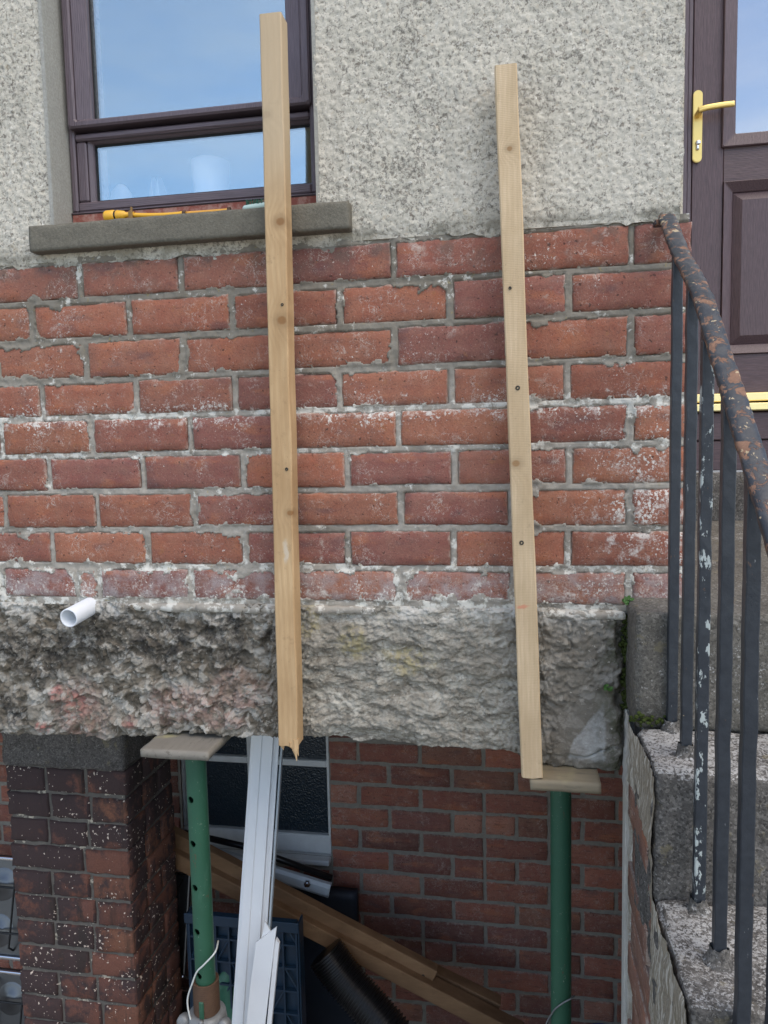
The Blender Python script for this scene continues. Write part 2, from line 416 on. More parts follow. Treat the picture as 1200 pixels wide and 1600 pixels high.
def m_lintel():
    n = N('crumbling_concrete'); p = n.pos(); x, y, z = n.xyz(p)
    w = n.vadd(p, n.vscale(n.noise(p, 9, 4, .6, col=True), .10))     # warped position (adds ~.05)
    off = Vector((.05, .05, .05))
    def B(px, py, r, sc=(1, 0, 1), soft=.6): return n.blob(w, at(px, py, 0)+off, r, sc, soft)
    sv = n.attr('stone'); se = n.attr('stone_edge'); ss = n.attr('small')
    a = n.noise(p, 45, 5, .72); f = n.noise(p, 170, 4, .7)
    c = n.mix(a, (.085, .072, .055), (.27, .24, .195))
    stc = n.ramp(sv, [(0, (.10, .085, .065)), (.35, (.20, .175, .14)), (.6, (.36, .33, .28)), (.85, (.52, .50, .45)), (1, (.62, .59, .53))])
    c = n.mix(n.mul(n.step(se, .08, .32), .85), c, stc)
    c = n.mix(n.mul(n.step(ss, .6, .9), n.step(a, .42, .55)), c, (.50, .47, .41))
    c = n.mix(n.mul(f, .35), c, (.09, .08, .06))
    # the middle stretch is paler and flaky
    mid = n.mul(n.step(x, .42, .50), n.step(x, 1.02, .95))
    fl = n.noise(n.mapv(p, (1, 1, 2.4)), 21, 7, .78, .5)
    fc = n.mix(n.step(fl, .38, .60), (.165, .15, .12), (.53, .50, .425))
    fc = n.mix(n.mul(n.step(a, .56, .66), .8), fc, (.12, .10, .075))
    fc = n.mix(n.mul(n.step(n.attr('plate'), .44, .5), .4), fc, (.30, .275, .23))
    c = n.mix(n.mul(mid, .82), c, fc)
    scr = n.mul(n.step(n.noise(n.mapv(p, (1, 1, .08)), 95, 2, .5), .66, .70), n.mul(n.step(x, .68, .74), n.mul(n.step(z, -.90, -.86), n.step(x, .93, .90))))
    c = n.mix(n.mul(scr, .8), c, (.09, .08, .065))
    yel = n.mx(B(640, 1030, .075, (1, 0, 1.6)), n.mx(B(560, 1000, .05), B(480, 965, .05)))
    c = n.mix(n.mul(yel, n.step(a, .42, .6)), c, (.42, .36, .20))
    # black sooty growth
    blk = n.mx(n.mx(B(255, 1005, .13, (1, 0, 1.3)), B(355, 1005, .11, (1.3, 0, 1.1))), n.mx(B(60, 1020, .13, (.7, 0, 1.4)), B(165, 985, .12)))
    blk = n.mx(blk, n.mx(B(20, 1110, .06), B(425, 995, .06, (2, 0, 1))))
    c = n.mix(n.mul(n.mul(blk, n.step(n.noise(p, 34, 5, .75), .34, .60)), .93), c, (.026, .024, .023))
    # red paint marks, worn
    red = n.mx(n.mx(B(125, 1100, .040), B(65, 1138, .022)), n.mx(B(205, 1125, .03), B(90, 1085, .02)))
    pink = n.mx(n.mx(B(370, 1075, .085, (.8, 0, 1.4)), B(285, 1100, .085, (.7, 0, 1.4))), n.mx(B(350, 1125, .06, (.7, 0, 1.6)), B(130, 1115, .10)))
    rm = n.step(n.noise(p, 48, 4, .7), .36, .58)
    c = n.mix(n.mul(n.mul(pink, rm), .5), c, (.44, .25, .21))
    c = n.mix(n.mul(n.mul(red, rm), .6), c, (.55, .17, .15))
    sm = n.step(n.noise(p, 12, 5, .65), .54, .62); c = n.mix(n.mul(n.mul(sm, n.step(x, .48, .40)), .55), c, (.17, .145, .11))
    # cement repair at the right end, grey with a pale smear
    gr = n.step(x, .99, 1.04)
    c = n.mix(n.mul(gr, .6), c, n.mix(a, (.13, .125, .11), (.30, .285, .25)))
    wx_, _, wz_ = n.xyz(n.vadd(p, n.vscale(n.vadd(n.noise(p, 26, 4, .65, col=True), (-.5, -.5, -.5)), .022)))
    a0, a1, a2, a3 = at(891, 1162, 0), at(943, 1098, 0), at(944, 1150, 0), at(920, 1184, 0)
    sl_ = (a1.z-a0.z)/(a1.x-a0.x)
    dg = n.add(n.add(wz_, -a0.z), n.mul(n.add(wx_, -a0.x), -sl_))          # above the slanting upper edge
    pale = n.mul(n.mul(n.step(dg, .006, -.006), n.step(wx_, a2.x+.003, a2.x-.004)), n.mul(n.step(wx_, a0.x-.004, a0.x+.002), n.step(wz_, a3.z-.006, a3.z+.006)))
    pale = n.mul(pale, n.lin(n.noise(p, 35, 4, .7), .3, .6, .35, 1))
    c = n.mix(n.mul(pale, .85), c, (.52, .53, .52))
    dirt = n.noise(p, 8, 5, .7); c = n.mix(n.lin(dirt, .38, .66, .0, .42), c, n.mix(a, (.085, .068, .045), (.24, .20, .145)))
    moss = n.mul(n.step(x, 1.10, 1.185), n.step(n.noise(p, 26, 5, .7), .45, .6))
    c = n.mix(n.mul(moss, .85), c, (.055, .06, .028))
    # pale lime run just below the bricks
    lime = n.mul(n.step(n.add(z, n.mul(a, .05)), -.80, -.765), n.step(n.noise(p, 16, 4, .7), .42, .58))
    c = n.mix(n.mul(lime, .8), c, (.56, .54, .49))
    c = n.mix(n.mul(n.step(n.noise(p, 120, 3, .6), .68, .73), .6), c, (.60, .57, .51))
    n.color(c).rough(.95); n.bump(a, .7, .006); n.bump(f, .7, .0025)
    return n.m
MAT['lintel'] = m_lintel()

def m_concrete(name, lo, hi, lichen=0., streak=False, bumpd=.003, agg=0.):
    n = N(name); p = n.pos(); a = n.noise(p, 26, 6, .72); f = n.noise(p, 190, 4, .7)
    c = n.mix(a, lo, hi)
    c = n.mix(n.lin(f, .35, .7, .4, 0), c, tuple(v*.45 for v in lo))
    if agg:
        vc = n.xyz(n.voro(n.vadd(p, n.vscale(n.noise(p, 150, 2, .5, col=True), .006)), 250, out='Color'))
        c = n.mix(n.mul(n.step(vc[0], .62, .80), .32*agg), c, tuple(min(.6, v*1.5) for v in hi))
        c = n.mix(n.mul(n.step(vc[1], .66, .84), .5*agg), c, tuple(v*.4 for v in lo))
        c = n.mix(n.mul(n.step(n.noise(p, 7, 5, .7), .5, .66), .5*agg), c, tuple(v*.5 for v in lo))
        c = n.mix(n.mul(n.step(n.noise(p, 34, 5, .75), .60, .68), .5*agg), c, (.40, .38, .34))
    up = n.step(n.xyz(n.nrm())[2], .3, .8)
    if lichen:
        l1 = n.noise(p, 75, 5, .75); l2 = n.noise(p, 5, 3, .6)
        m = n.step(n.add(n.mix(.6, l1, n.noise(p, 210, 4, .75)), n.add(n.mul(up, .125*lichen), n.lin(l2, .35, .65, -.04, .05))), .59, .66)
        c = n.mix(n.mul(m, .8), c, n.mix(n.noise(p, 90, 3, .6), (.30, .29, .27), (.66, .65, .62)))
        c = n.mix(n.mul(n.step(n.noise(p, 21, 4, .7), .60, .68), .5), c, (.20, .17, .10))
    if streak:
        s = n.noise(n.mapv(p, (1, 22, .9)), 7, 5, .7)
        c = n.mix(n.mul(n.step(s, .50, .60), .85), c, (.62, .58, .50))
        ye = n.xyz(p)[1]; c = n.mix(n.mul(n.step(n.add(ye, n.mul(a, .06)), -.035, .01), .8), c, (.60, .58, .53))
        c = n.mix(n.mul(n.step(n.noise(n.mapv(p, (1, 9, .7), (0, 3, 1)), 6, 4, .7), .56, .70), .3), c, (.15, .125, .09))
    n.color(c).rough(.95); n.bump(a, .6, bumpd*2); n.bump(f, .7, bumpd)
    return n.m
MAT['steps'] = m_concrete('lichened_step_concrete', (.06, .055, .05), (.215, .20, .18), 1.0, bumpd=.004, agg=1.0)
MAT['landing'] = m_concrete('worn_landing_concrete', (.085, .077, .065), (.22, .205, .175), .12, bumpd=.003, agg=.8)
MAT['stair_side'] = m_concrete('stained_stair_render', (.20, .165, .12), (.44, .385, .295), .3, True, agg=.08)
MAT['sill'] = m_concrete('sill_concrete', (.125, .113, .088), (.25, .23, .18), 0, agg=.12)
MAT['reveal'] = m_concrete('smooth_cement', (.34, .33, .29), (.46, .45, .40), 0, bumpd=.0015)
MAT['plaster'] = m_concrete('grey_plaster', (.34, .33, .31), (.46, .45, .42), 0)
MAT['ground'] = m_concrete('ground_concrete', (.20, .19, .17), (.34, .325, .295), .2)

def m_wood(name, light, dark, knots=(), weather=0, saw=0, axis=2, end=None, paint=None, ring=55):
    """knots: (point, radius)"""
    n = N(name); p = n.pos()
    sc = [1, 1, 1]; sc[axis] = .045
    warp = n.vadd(n.mapv(p, tuple(sc)), n.vscale(n.noise(p, 7, 2, .5, col=True), .012))
    for kp, kr in knots:
        d = n.dist(p, kp, (1, 0.4, 1))
        warp = n.vadd(warp, n.vscale(n.new('ShaderNodeCombineXYZ').outputs[0], 0))
        cx = n.new('ShaderNodeCombineXYZ'); n.lk(n.mul(n.step(d, kr*5, 0), .022), cx.inputs[0]); n.lk(n.mul(n.step(d, kr*4, 0), .01), cx.inputs[1])
        warp = n.vadd(warp, cx.outputs[0])
    g = n.wave(warp, ring, 3.5, 3, 1.6, 'X'); fib = n.noise(n.mapv(p, tuple(4 if i != axis else .12 for i in range(3))), 190, 4, .65)
    c = n.mix(n.mul(g, .45), light, dark)
    c = n.mix(n.lin(n.noise(n.mapv(p, tuple(1 if i != axis else .3 for i in range(3))), 16, 3, .6), .35, .65, 0, .85), c, tuple(v*.86 for v in dark))
    c = n.mix(n.lin(fib, .35, .65, 0, .35), c, tuple(v*.72 for v in dark))
    c = n.mix(n.mul(n.step(n.noise(p, 6, 4, .6), .5, .68), .4), c, tuple(v*.8 for v in dark))
    km = None
    for kp, kr in knots:
        d = n.dist(n.vadd(p, n.vscale(n.noise(p, 60, 2, .5, col=True), .004)), kp+Vector((.002, .002, .002)), (1, .3, 1.15))
        halo = n.mul(n.step(d, kr*2.2, kr*.9), .55); core = n.step(d, kr*1.0, kr*.55)
        c = n.mix(halo, c, tuple(v*.62 for v in dark)); c = n.mix(core, c, (dark[0]*.55, dark[1]*.45, dark[2]*.36))
    if saw:
        s = n.wave(p, saw, 1.2, 2, 1, 'Z'); c = n.mix(n.mul(s, .10), c, tuple(v*.6 for v in dark)); n.bump(s, .2, .001)
    dr = n.step(n.noise(p, 240, 3, .7), .66, .72); c = n.mix(n.mul(dr, .45), c, tuple(v*.35 for v in dark))
    c = n.mix(n.mul(n.step(n.noise(p, 28, 5, .75), .57, .68), .28), c, tuple(v*.5 for v in dark))
    if weather:
        c = n.mix(n.mul(n.noise(p, 18, 5, .7), weather), c, (.23, .21, .18))
        c = n.mix(n.mul(n.step(n.noise(n.mapv(p, tuple(1 if i != axis else .14 for i in range(3))), 75, 5, .75), .53, .66), weather*.75), c, (.10, .09, .07))
        c = n.mix(n.mul(n.step(n.noise(p, 9, 3, .6), .52, .66), weather*.8), c, (.40, .36, .19))
    if paint:
        for pp, pr, psc, pc in paint:
            m = n.mul(n.step(n.dist(n.vadd(p, n.vscale(n.noise(p, 50, 3, .6, col=True), .02)), pp+Vector((.01, .01, .01)), psc), pr, pr*.3), .7)
            c = n.mix(m, c, pc)
    n.color(c).rough(.75); n.bump(fib, .35, .001); n.bump(g, .12, .001)
    return n.m

def m_plain(name, col, rough=.5, spec=.4, metal=0, var=.15, bs=60, bd=.0):
    n = N(name); p = n.obj(); a = n.noise(p, bs, 4, .6)
    n.color(n.mix(a, tuple(v*(1-var) for v in col), tuple(min(1, v*(1+var)) for v in col))).rough(rough).spec(spec).metal(metal)
    if bd: n.bump(a, .5, bd)
    return n.m
def m_door(name, grain_axis='Z', col=(.094, .058, .064), k=.75):
    n = N(name); p = n.pos(); s = (1, 1, .05) if grain_axis == 'Z' else (.05, 1, 1)
    wv = n.wave(n.vadd(n.mapv(p, s), n.vscale(n.noise(p, 3, 2, .5, col=True), .035)), 75, 4, 3, 1.2, 'X' if grain_axis == 'Z' else 'Z')
    f = n.noise(n.mapv(p, tuple(1 if v == 1 else .06 for v in s)), 420, 3, .7)
    c = n.mix(n.mul(wv, k), col, tuple(v*.42 for v in col)); c = n.mix(n.lin(f, .4, .65, 0, .5), c, tuple(v*1.6 for v in col))
    n.color(c).rough(.42).spec(.5); n.bump(wv, .25, .0015); n.bump(f, .25, .001)
    return n.m
MAT['door'] = m_door('dark_woodgrain_foil'); MAT['door_h'] = m_door('dark_woodgrain_foil_rail', 'X')
MAT['frame'] = m_door('dark_woodgrain_frame', 'X', (.105, .078, .088), .3)
MAT['frame_v'] = m_door('dark_woodgrain_jamb', 'Z', (.105, .078, .088), .3)
MAT['gasket'] = m_plain('black_rubber', (.012, .012, .013), .6)
MAT['brass'] = m_plain('polished_gold', (.86, .62, .20), .28, .5, .55, .05)
MAT['gold_strip'] = m_plain('gold_threshold_metal', (.78, .66, .34), .3, .5, .8, .06)
MAT['chrome'] = m_plain('chrome', (.7, .7, .72), .15, .5, 1, .03)
MAT['white_pvc'] = m_plain('white_pvc', (.72, .74, .76), .45, .45, 0, .06, 12)
MAT['white_paint'] = m_plain('old_white_paint', (.60, .61, .60), .6, .4, 0, .15, 30)
MAT['ceramic'] = m_plain('white_ceramic', (.82, .83, .82), .3, .5, 0, .03)
MAT['yellow'] = m_plain('yellow_plastic', (.80, .42, .03), .4, .5, 0, .1)
MAT['orange'] = m_plain('orange_tube', (.75, .36, .05), .4, .5, 0, .1)
MAT['green_pl'] = m_plain('dark_green_plastic', (.02, .10, .06), .5, .5, 0, .2)
MAT['brush_pl'] = m_plain('pale_green_plastic', (.55, .68, .60), .4, .5, 0, .06)
MAT['black_pl'] = m_plain('black_plastic', (.008, .008, .009), .28, .5, 0, .3)
MAT['navy'] = m_plain('dark_slate_board', (.018, .024, .036), .55, .4, 0, .25, 20)
MAT['crate'] = m_plain('blue_crate_plastic', (.009, .026, .05), .4, .5, 0, .25, 25)
MAT['blue'] = m_plain('bright_blue_plastic', (.01, .06, .42), .35, .5, 0, .1)
MAT['steel'] = m_plain('brushed_steel', (.13, .135, .145), .34, .5, .95, .25, 15)
MAT['iron'] = m_plain('cast_iron', (.012, .012, .013), .5)
MAT['alloy'] = m_plain('cloudy_plastic_track', (.42, .47, .50), .35, .5, 0, .15, 20)
MAT['wire'] = m_plain('white_cable', (.60, .61, .58), .5, .4, 0, .08)
MAT['zinc'] = m_plain('dull_zinc', (.22, .225, .225), .6, .4, .4, .35, 60)
MAT['screw'] = m_plain('dark_screw', (.07, .06, .045), .45, .5, .6, .3)
MAT['leaf'] = m_plain('weed_leaf', (.05, .13, .02), .5, .4, 0, .35, 90)
MAT['moss'] = m_plain('moss', (.05, .065, .018), .95, .1, 0, .5, 120)
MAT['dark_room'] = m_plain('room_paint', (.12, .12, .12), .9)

def m_green_paint():
    n = N('green_prop_paint'); p = n.pos(); a = n.noise(p, 12, 5, .7); f = n.noise(p, 130, 4, .7)
    c = n.mix(a, (.021, .080, .046), (.032, .112, .066))
    c = n.mix(n.mul(n.step(n.add(f, n.lin(a, .4, .7, -.04, .04)), .64, .70), .75), c, (.30, .33, .27))
    c = n.mix(n.mul(n.step(n.noise(n.mapv(p, (1, 1, .3)), 45, 4, .7), .58, .70), .45), c, (.05, .13, .085))
    c = n.mix(n.mul(n.step(n.noise(n.mapv(p, (1, 1, .4)), 60, 5, .75), .62, .68), .8), c, (.11, .06, .035))
    n.color(c).rough(.5).spec(.4); n.bump(f, .2, .001)
    return n.m
MAT['green'] = m_green_paint()
def m_rust():
    n = N('rusty_thread'); p = n.pos(); a = n.noise(p, 70, 4, .7)
    n.color(n.mix(a, (.055, .032, .022), (.15, .085, .05))).rough(.8); n.bump(a, .5, .001)
    return n.m
MAT['rust'] = m_rust()
def m_rail(name, amt, flake=0.):
    n = N(name); p = n.pos(); a = n.noise(p, 40, 6, .72, .6); b = n.noise(p, 75, 5, .7); f = n.noise(p, 230, 3, .7)
    c = n.mix(b, (.011, .014, .019), (.046, .053, .063))
    c = n.mix(n.mul(n.step(b, .58, .66), .5*min(1, amt*3)), c, (.13, .14, .15))
    m = n.step(n.add(a, amt), .585, .64)
    rust = n.mix(n.noise(p, 90, 4, .7), (.10, .05, .032), (.34, .19, .12))
    c = n.mix(m, c, rust)
    c = n.mix(n.mul(n.step(n.add(n.noise(p, 48, 4, .7), amt*.6), .665, .69), .9), c, (.46, .36, .22))
    if flake:
        fm = n.step(n.add(n.noise(n.mapv(p, (1, 1, .45)), 55, 4, .7), flake), .60, .64)
        c = n.mix(fm, c, (.40, .44, .42)); n.bump(fm, .6, .0015)
    if amt < 0:
        foot = n.step(n.noise(n.mapv(p, (1, 1, .5)), 70, 5, .75), .655, .70); c = n.mix(n.mul(foot, .8), c, (.15, .085, .05))
        scr_ = n.step(n.noise(n.mapv(p, (1, 1, .25)), 160, 3, .7), .70, .74); c = n.mix(n.mul(scr_, .7), c, (.32, .33, .33))
    n.color(c).spec(.45); n.rough(n.mix(m, (.42,)*3, (.85,)*3)); n.bump(m, .5, -.0015); n.bump(f, .35, .001)
    return n.m
MAT['handrail'] = m_rail('rusted_black_handrail_paint', .065)
MAT['baluster'] = m_rail('slate_black_paint', -.13)
MAT['baluster_f'] = m_rail('flaking_black_paint', -.10, .035)

def m_glass(name, refl, tint=(1, 1, 1), rough=0., obscure=False, gcol=(1, 1, 1)):
    n = N(name); t = n.t
    gl = n.new('ShaderNodeBsdfGlossy'); gl.inputs['Roughness'].default_value = rough; gl.inputs['Color'].default_value = gcol+(1,)
    tr = n.new('ShaderNodeBsdfTransparent'); tr.inputs[0].default_value = tint+(1,)
    mxs = n.new('ShaderNodeMixShader'); mxs.inputs[0].default_value = refl
    n.lk(tr.outputs[0], mxs.inputs[1]); n.lk(gl.outputs[0], mxs.inputs[2])
    # slight unevenness of the pane
    bp = n.new('ShaderNodeBump'); bp.inputs['Strength'].default_value = .5 if obscure else .06; bp.inputs['Distance'].default_value = .004 if obscure else .01
    n.lk(n.noise(n.pos(), 140 if obscure else 3, 2, .5), bp.inputs['Height']); n.lk(bp.outputs[0], gl.inputs['Normal'])
    n.lk(mxs.outputs[0], n.out.inputs[0])
    return n.m
MAT['glass'] = m_glass('coated_double_glazing', .38, gcol=(.84, .97, 1.0))
MAT['glass_door'] = m_glass('door_glazing', .42, (.5, .5, .5))
def m_obscured():
    n = N('obscured_glass'); p = n.pos()
    n.color((.016, .026, .036)).rough(.22).spec(.6); n.bump(n.noise(p, 90, 3, .6), .6, .004); n.bump(n.voro(p, 130), .4, .003); return n.m
MAT['glass_old'] = m_obscured()

# ================================================================== SETTING
GZ = -2.75
bm = bmesh.new(); s_ = 60
bmesh.ops.create_grid(bm, x_segments=40, y_segments=40, size=s_)
bmesh.ops.translate(bm, verts=bm.verts, vec=(0, 0, GZ))
obj('ground', bm, MAT['ground'], kind='structure')

house = empty('house', (0.4, 0, GZ), label='house front with grey roughcast over weathered red brick and a crumbling concrete lintel', cat='house')

# ------------------------------------------------------------------ front brickwork layout
LP, HP = .238, .08675
JS = {1: {0: (125, 440), 1: (280.5, 431), 3: (615, 407), 5: (987, 380)},
      2: {-.5: (49, 504), .5: (201, 497), 1.5: (362, 487), 2.5: (530, 476), 3.5: (703, 467), 4.5: (889, 463)},
      3: {0: (134, 564), 1: (286, 556), 3: (617, 540), 5: (986, 525)},
      4: {-.5: (64.5, 622), .5: (212, 617), 1.5: (367, 615), 2.5: (530, 610), 3.5: (704.5, 606), 4.5: (887, 595)},
      5: {-1: (2, 690), 0: (143.6, 683), 1: (296, 678), 3: (623, 670), 5: (985.5, 660)},
      6: {-.5: (76, 740), .5: (222, 740), 1.5: (380, 735), 2.5: (542, 735), 3.5: (710, 730), 4.5: (890, 728)},
      7: {-1: (8, 800), 0: (151, 797), 1: (303, 795), 3: (625, 790), 5: (984, 790)},
      8: {-.5: (81, 855), .5: (229.5, 855), 1.5: (382.5, 853), 2.5: (543, 855), 3.5: (709, 853), 4.5: (887, 857)},
      9: {-1: (4, 915), -.25: (120, 912), 0: (154, 912), 1: (298, 912), 2: (458, 914), 3: (624, 916), 4: (803, 918), 5: (983, 918)}}
BED = {0: .000, 1: -.0845, 2: -.1735, 3: -.2635, 4: -.349, 5: -.4345, 6: -.5205, 7: -.6075, 8: -.694, 9: -.774}
XR = 1.304
bricks = []          # x0,x1,z0,z1,row
for r in range(1, 10):
    js = {n: at(px, py, 0).x for n, (px, py) in JS[r].items()}
    ks = sorted(js)
    step = 1.0
    full = dict(js)
    n = ks[0]
    while n <= ks[-1]:
        if n not in full and r != 9:
            a = max(k for k in ks if k < n); b = min(k for k in ks if k > n)
            full[n] = js[a]+(js[b]-js[a])*(n-a)/(b-a)
        n += 1
    n = ks[0]
    for i in range(5):
        full[ks[0]-1-i] = full[ks[0]]-LP*(i+1)+random.uniform(-.004, .004)
    xs = [full[k] for k in sorted(full)]+[XR+.006]
    for a, b in zip(xs, xs[1:]):
        jx = random.uniform(.0055, .008); jz = random.uniform(.0055, .0085)
        bricks.append((a+jx, b-jx, BED[r]+jz, BED[r-1]-jz+(.004 if r == 1 else 0), r))

def brick_mesh(L, H, D, seed, nx=14, nz=6, er=.005, jag=.0022, bulge=.0012):
    """brick with its face towards -Y, centred on the face; edges worn and a little crooked"""
    rg = np.random.RandomState(seed)
    u = np.linspace(-L/2, L/2, nx+1); v = np.linspace(-H/2, H/2, nz+1)
    # tighten the outer loops so that arrises stay narrow
    u[1], u[-2] = u[0]+er, u[-1]-er; v[1], v[-2] = v[0]+er, v[-1]-er
    U, V = np.meshgrid(u, v); Y = np.zeros_like(U)
    sx, sz = rg.rand()*50, rg.rand()*50
    nn = (fbm(U*60+sx, V*60+sz, 1, 3)-.5)
    Y += nn*bulge*2+((np.abs(V+.012) < .006)*.002 if False else 0)
    edge = np.zeros_like(U, dtype=bool); edge[0, :] = edge[-1, :] = True; edge[:, 0] = edge[:, -1] = True
    chip = np.clip(fbm(U*45+sx+9, V*45+sz, 5, 2)-.5, 0, 1)*.02
    Y[edge] += er*.7+chip[edge]
    jx = (fbm(V*90+sx, U*25+3, 7, 2)-.5)*jag*2; jz = (fbm(U*90+sz, V*25+8, 9, 2)-.5)*jag*2
    U = U.copy(); V = V.copy()
    U[:, 0] += jx[:, 0]; U[:, -1] += jx[:, -1]; V[0] += jz[0]; V[-1] += jz[-1]
    front = np.stack([U, Y, V], -1).reshape(-1, 3)
    idx = np.arange((nx+1)*(nz+1)).reshape(nz+1, nx+1)
    q = [np.stack([idx[:-1, :-1], idx[:-1, 1:], idx[1:, 1:], idx[1:, :-1]], -1).reshape(-1, 4)]
    loop = np.concatenate([idx[0, :], idx[1:, -1], idx[-1, -2::-1], idx[-2:0:-1, 0]])
    back = front[loop].copy(); back[:, 1] = D
    b0 = len(front); k = len(loop); ar = np.arange(k); nx_ = (ar+1) % k
    q.append(np.stack([loop[nx_], loop[ar], b0+ar, b0+nx_], -1))
    me = mesh_np('brick', np.concatenate([front, back]), np.concatenate(q))
    return me
PAL = [(.36, .125, .072), (.345, .118, .068), (.30, .103, .070), (.27, .098, .074), (.35, .13, .076), (.255, .092, .072), (.375, .14, .078), (.325, .110, .066), (.31, .118, .078)]
def lum_jit(c, a=.12):
    k = 1+random.uniform(-a, a); return (c[0]*k, c[1]*k, c[2]*k, 1)
wall = empty('brick_wall', (0.4, 0, -.78)); wall.parent = house; wall.location = Vector((.4, 0, -.78))-house.location
for i, (x0, x1, z0, z1, r) in enumerate(bricks):
    me = brick_mesh(x1-x0, z1-z0, .09, 100+i, 16, 7, .0045, .003, .0016)
    o = link('brick', me, MAT['brick'], wall, loc=((x0+x1)/2, random.uniform(-.0018, .0018), (z0+z1)/2), smooth=True)
    o.rotation_euler = (random.uniform(-.01, .01), random.uniform(-.006, .006), random.uniform(-.006, .006))
    c = random.choice(PAL)
    o.color = lum_jit(c)

# mortar sheet: recessed joints, here and there smeared over the arrises
def grid_xz(x0, x1, z0, z1, res):
    nx, nz = int((x1-x0)/res)+1, int((z1-z0)/res)+1
    return np.meshgrid(np.linspace(x0, x1, nx), np.linspace(z0, z1, nz))
def sheet(name, X, Y, Z, mat, parent, keep=None, skirt=None, smooth=True, **k):
    nz, nx = X.shape; idx = np.arange(nx*nz).reshape(nz, nx)
    q = np.stack([idx[:-1, :-1], idx[:-1, 1:], idx[1:, 1:], idx[1:, :-1]], -1)
    if keep is not None: q = q[keep]
    q = q.reshape(-1, 4)
    V = np.stack([X, Y, Z], -1).reshape(-1, 3)
    if skirt is not None:
        loop = np.concatenate([idx[0, :], idx[1:, -1], idx[-1, -2::-1], idx[-2:0:-1, 0]])
        B = V[loop].copy(); B[:, 1] = skirt; b0 = len(V); kk = len(loop); ar = np.arange(kk); nn = (ar+1) % kk
        q = np.concatenate([q, np.stack([loop[nn], loop[ar], b0+ar, b0+nn], -1)]); V = np.concatenate([V, B])
    used = np.unique(q); remap = np.full(len(V), -1); remap[used] = np.arange(len(used))
    return link(name, mesh_np(name, V[used], remap[q]), mat, parent, smooth=smooth, **k)
X, Z = grid_xz(-.62, XR-.004, -.786, .012, .0032)
din = np.full(X.shape, -.02)
for x0, x1, z0, z1, r in bricks:
    m = (X > x0-.02) & (X < x1+.02) & (Z > z0-.02) & (Z < z1+.02)
    d = np.minimum(np.minimum(X[m]-x0, x1-X[m]), np.minimum(Z[m]-z0, z1-Z[m]))
    din[m] = np.maximum(din[m], d)
n1 = fbm(X*40, Z*40, 3, 5); n2 = fbm(X*9, Z*9, 8, 3); n3 = fbm(X*120, Z*120, 12, 2)
low = sstep(-.67, -.72, Z)*.15+sstep(.05, .0, np.abs(Z+.35))*.05+(n3-.5)*.10
reach = np.clip((n1*.5+n2*.5-.57+low)*.10, -.002, .030)        # how far the smear runs over the brick
joint = .0026+(n1-.5)*.010-(n2-.5)*.006
smear = np.where(din < reach, -.0006+(n3-.5)*.0022, .009)
t = sstep(-.003, .003, din)
Yk = np.where(din <= 0, joint*(1-t)+np.minimum(joint, smear)*t, np.minimum(smear, .009)) + (n3-.5)*.003
sheet('mortar', X, Yk, Z, MAT['mortar'], wall)
box('wall_core', -3.0, XR-.012, .02, .24, -.786, -.004, MAT['mortar'], wall)

# ------------------------------------------------------------------ roughcast
WX0, WX1, WZ0, WZ1 = -.058, .556, .075, 1.25
X, Z = grid_xz(-.62, 1.284, .0, .80, .0028)
d1, v1, d2 = worley(X*110, Z*110, 2); e1, w1, e2 = worley(X*150+7, Z*150, 4)
st = np.clip(1-d1*1.5, 0, 1)**.8*(v1-.1)*.0020+np.clip(1-e1*1.5, 0, 1)*(w1-.2)*.0020
Yr = -.006-st-(fbm(X*7, Z*7, 6, 3)-.5)*.008-(fbm(X*110, Z*110, 16, 3, .7)-.5)*.0058
bot = sstep(.028, .0, Z); Yr += bot*(.006+.008*(fbm(X*30, Z*5, 21, 2)-.3))
edge = .0008*0
Zr = Z+np.where(Z < .015, (fbm(X*22, X*3, 31, 4)-.55)*.034*(1-Z/.015), 0)
cx = (X[:-1, :-1]+X[1:, 1:])/2; cz = (Z[:-1, :-1]+Z[1:, 1:])/2
keep = ~((cx > WX0-.002) & (cx < WX1) & (cz > WZ0-.02) & (cz < WZ1))
rw = empty('roughcast_wall', (.4, 0, 0)); rw.parent = house; rw.location = Vector((.4, 0, 0))-house.location
Xr = X.copy(); Xr[:, -1] += (fbm(Z[:, -1]*40, Z[:, -1]*3, 3, 3)-.5)*.012
sheet('roughcast', Xr, Yr, Zr, MAT['roughcast'], rw, keep)
# the rest of the wall, plain, beyond the part seen close
def roughslab(x0, x1, y0, y1, z0, z1, name='wall_slab', mat='roughcast', par=None):
    return box(name, x0, x1, y0, y1, z0, z1, MAT[mat], par or rw)
roughslab(-3, WX0, .0, .24, .004, 3.2)
roughslab(WX1, 1.28, .0, .24, .004, 3.2)
roughslab(WX0, WX1, .0, .24, WZ1, 3.2)
roughslab(-3, -.62, -.008, -.0005, .004, 3.2)
roughslab(-.62, 1.284, -.008, -.0005, .802, 3.2) if False else None
roughslab(WX0, WX1, .10, .24, .0, WZ0-.02)
# right return wall towards the recessed door, and the wall that holds the door
DY = 1.25
roughslab(1.13, 1.28, .245, DY+.2, .004, 3.2)
box('wall_core', 1.13, 1.30, .245, DY+.2, -.78, 0, MAT['flank_brick'], rw).color = (.30, .11, .075, 1)
# left reveal of the window and lower back strip painted brick red
box('window_reveal', WX0-.004, WX0+.0045, -.012, .075, WZ0-.02, WZ1, MAT['reveal'], rw)
box('window_reveal', WX1-.004, WX1+.004, -.008, .075, WZ0-.02, WZ1, MAT['reveal'], rw)

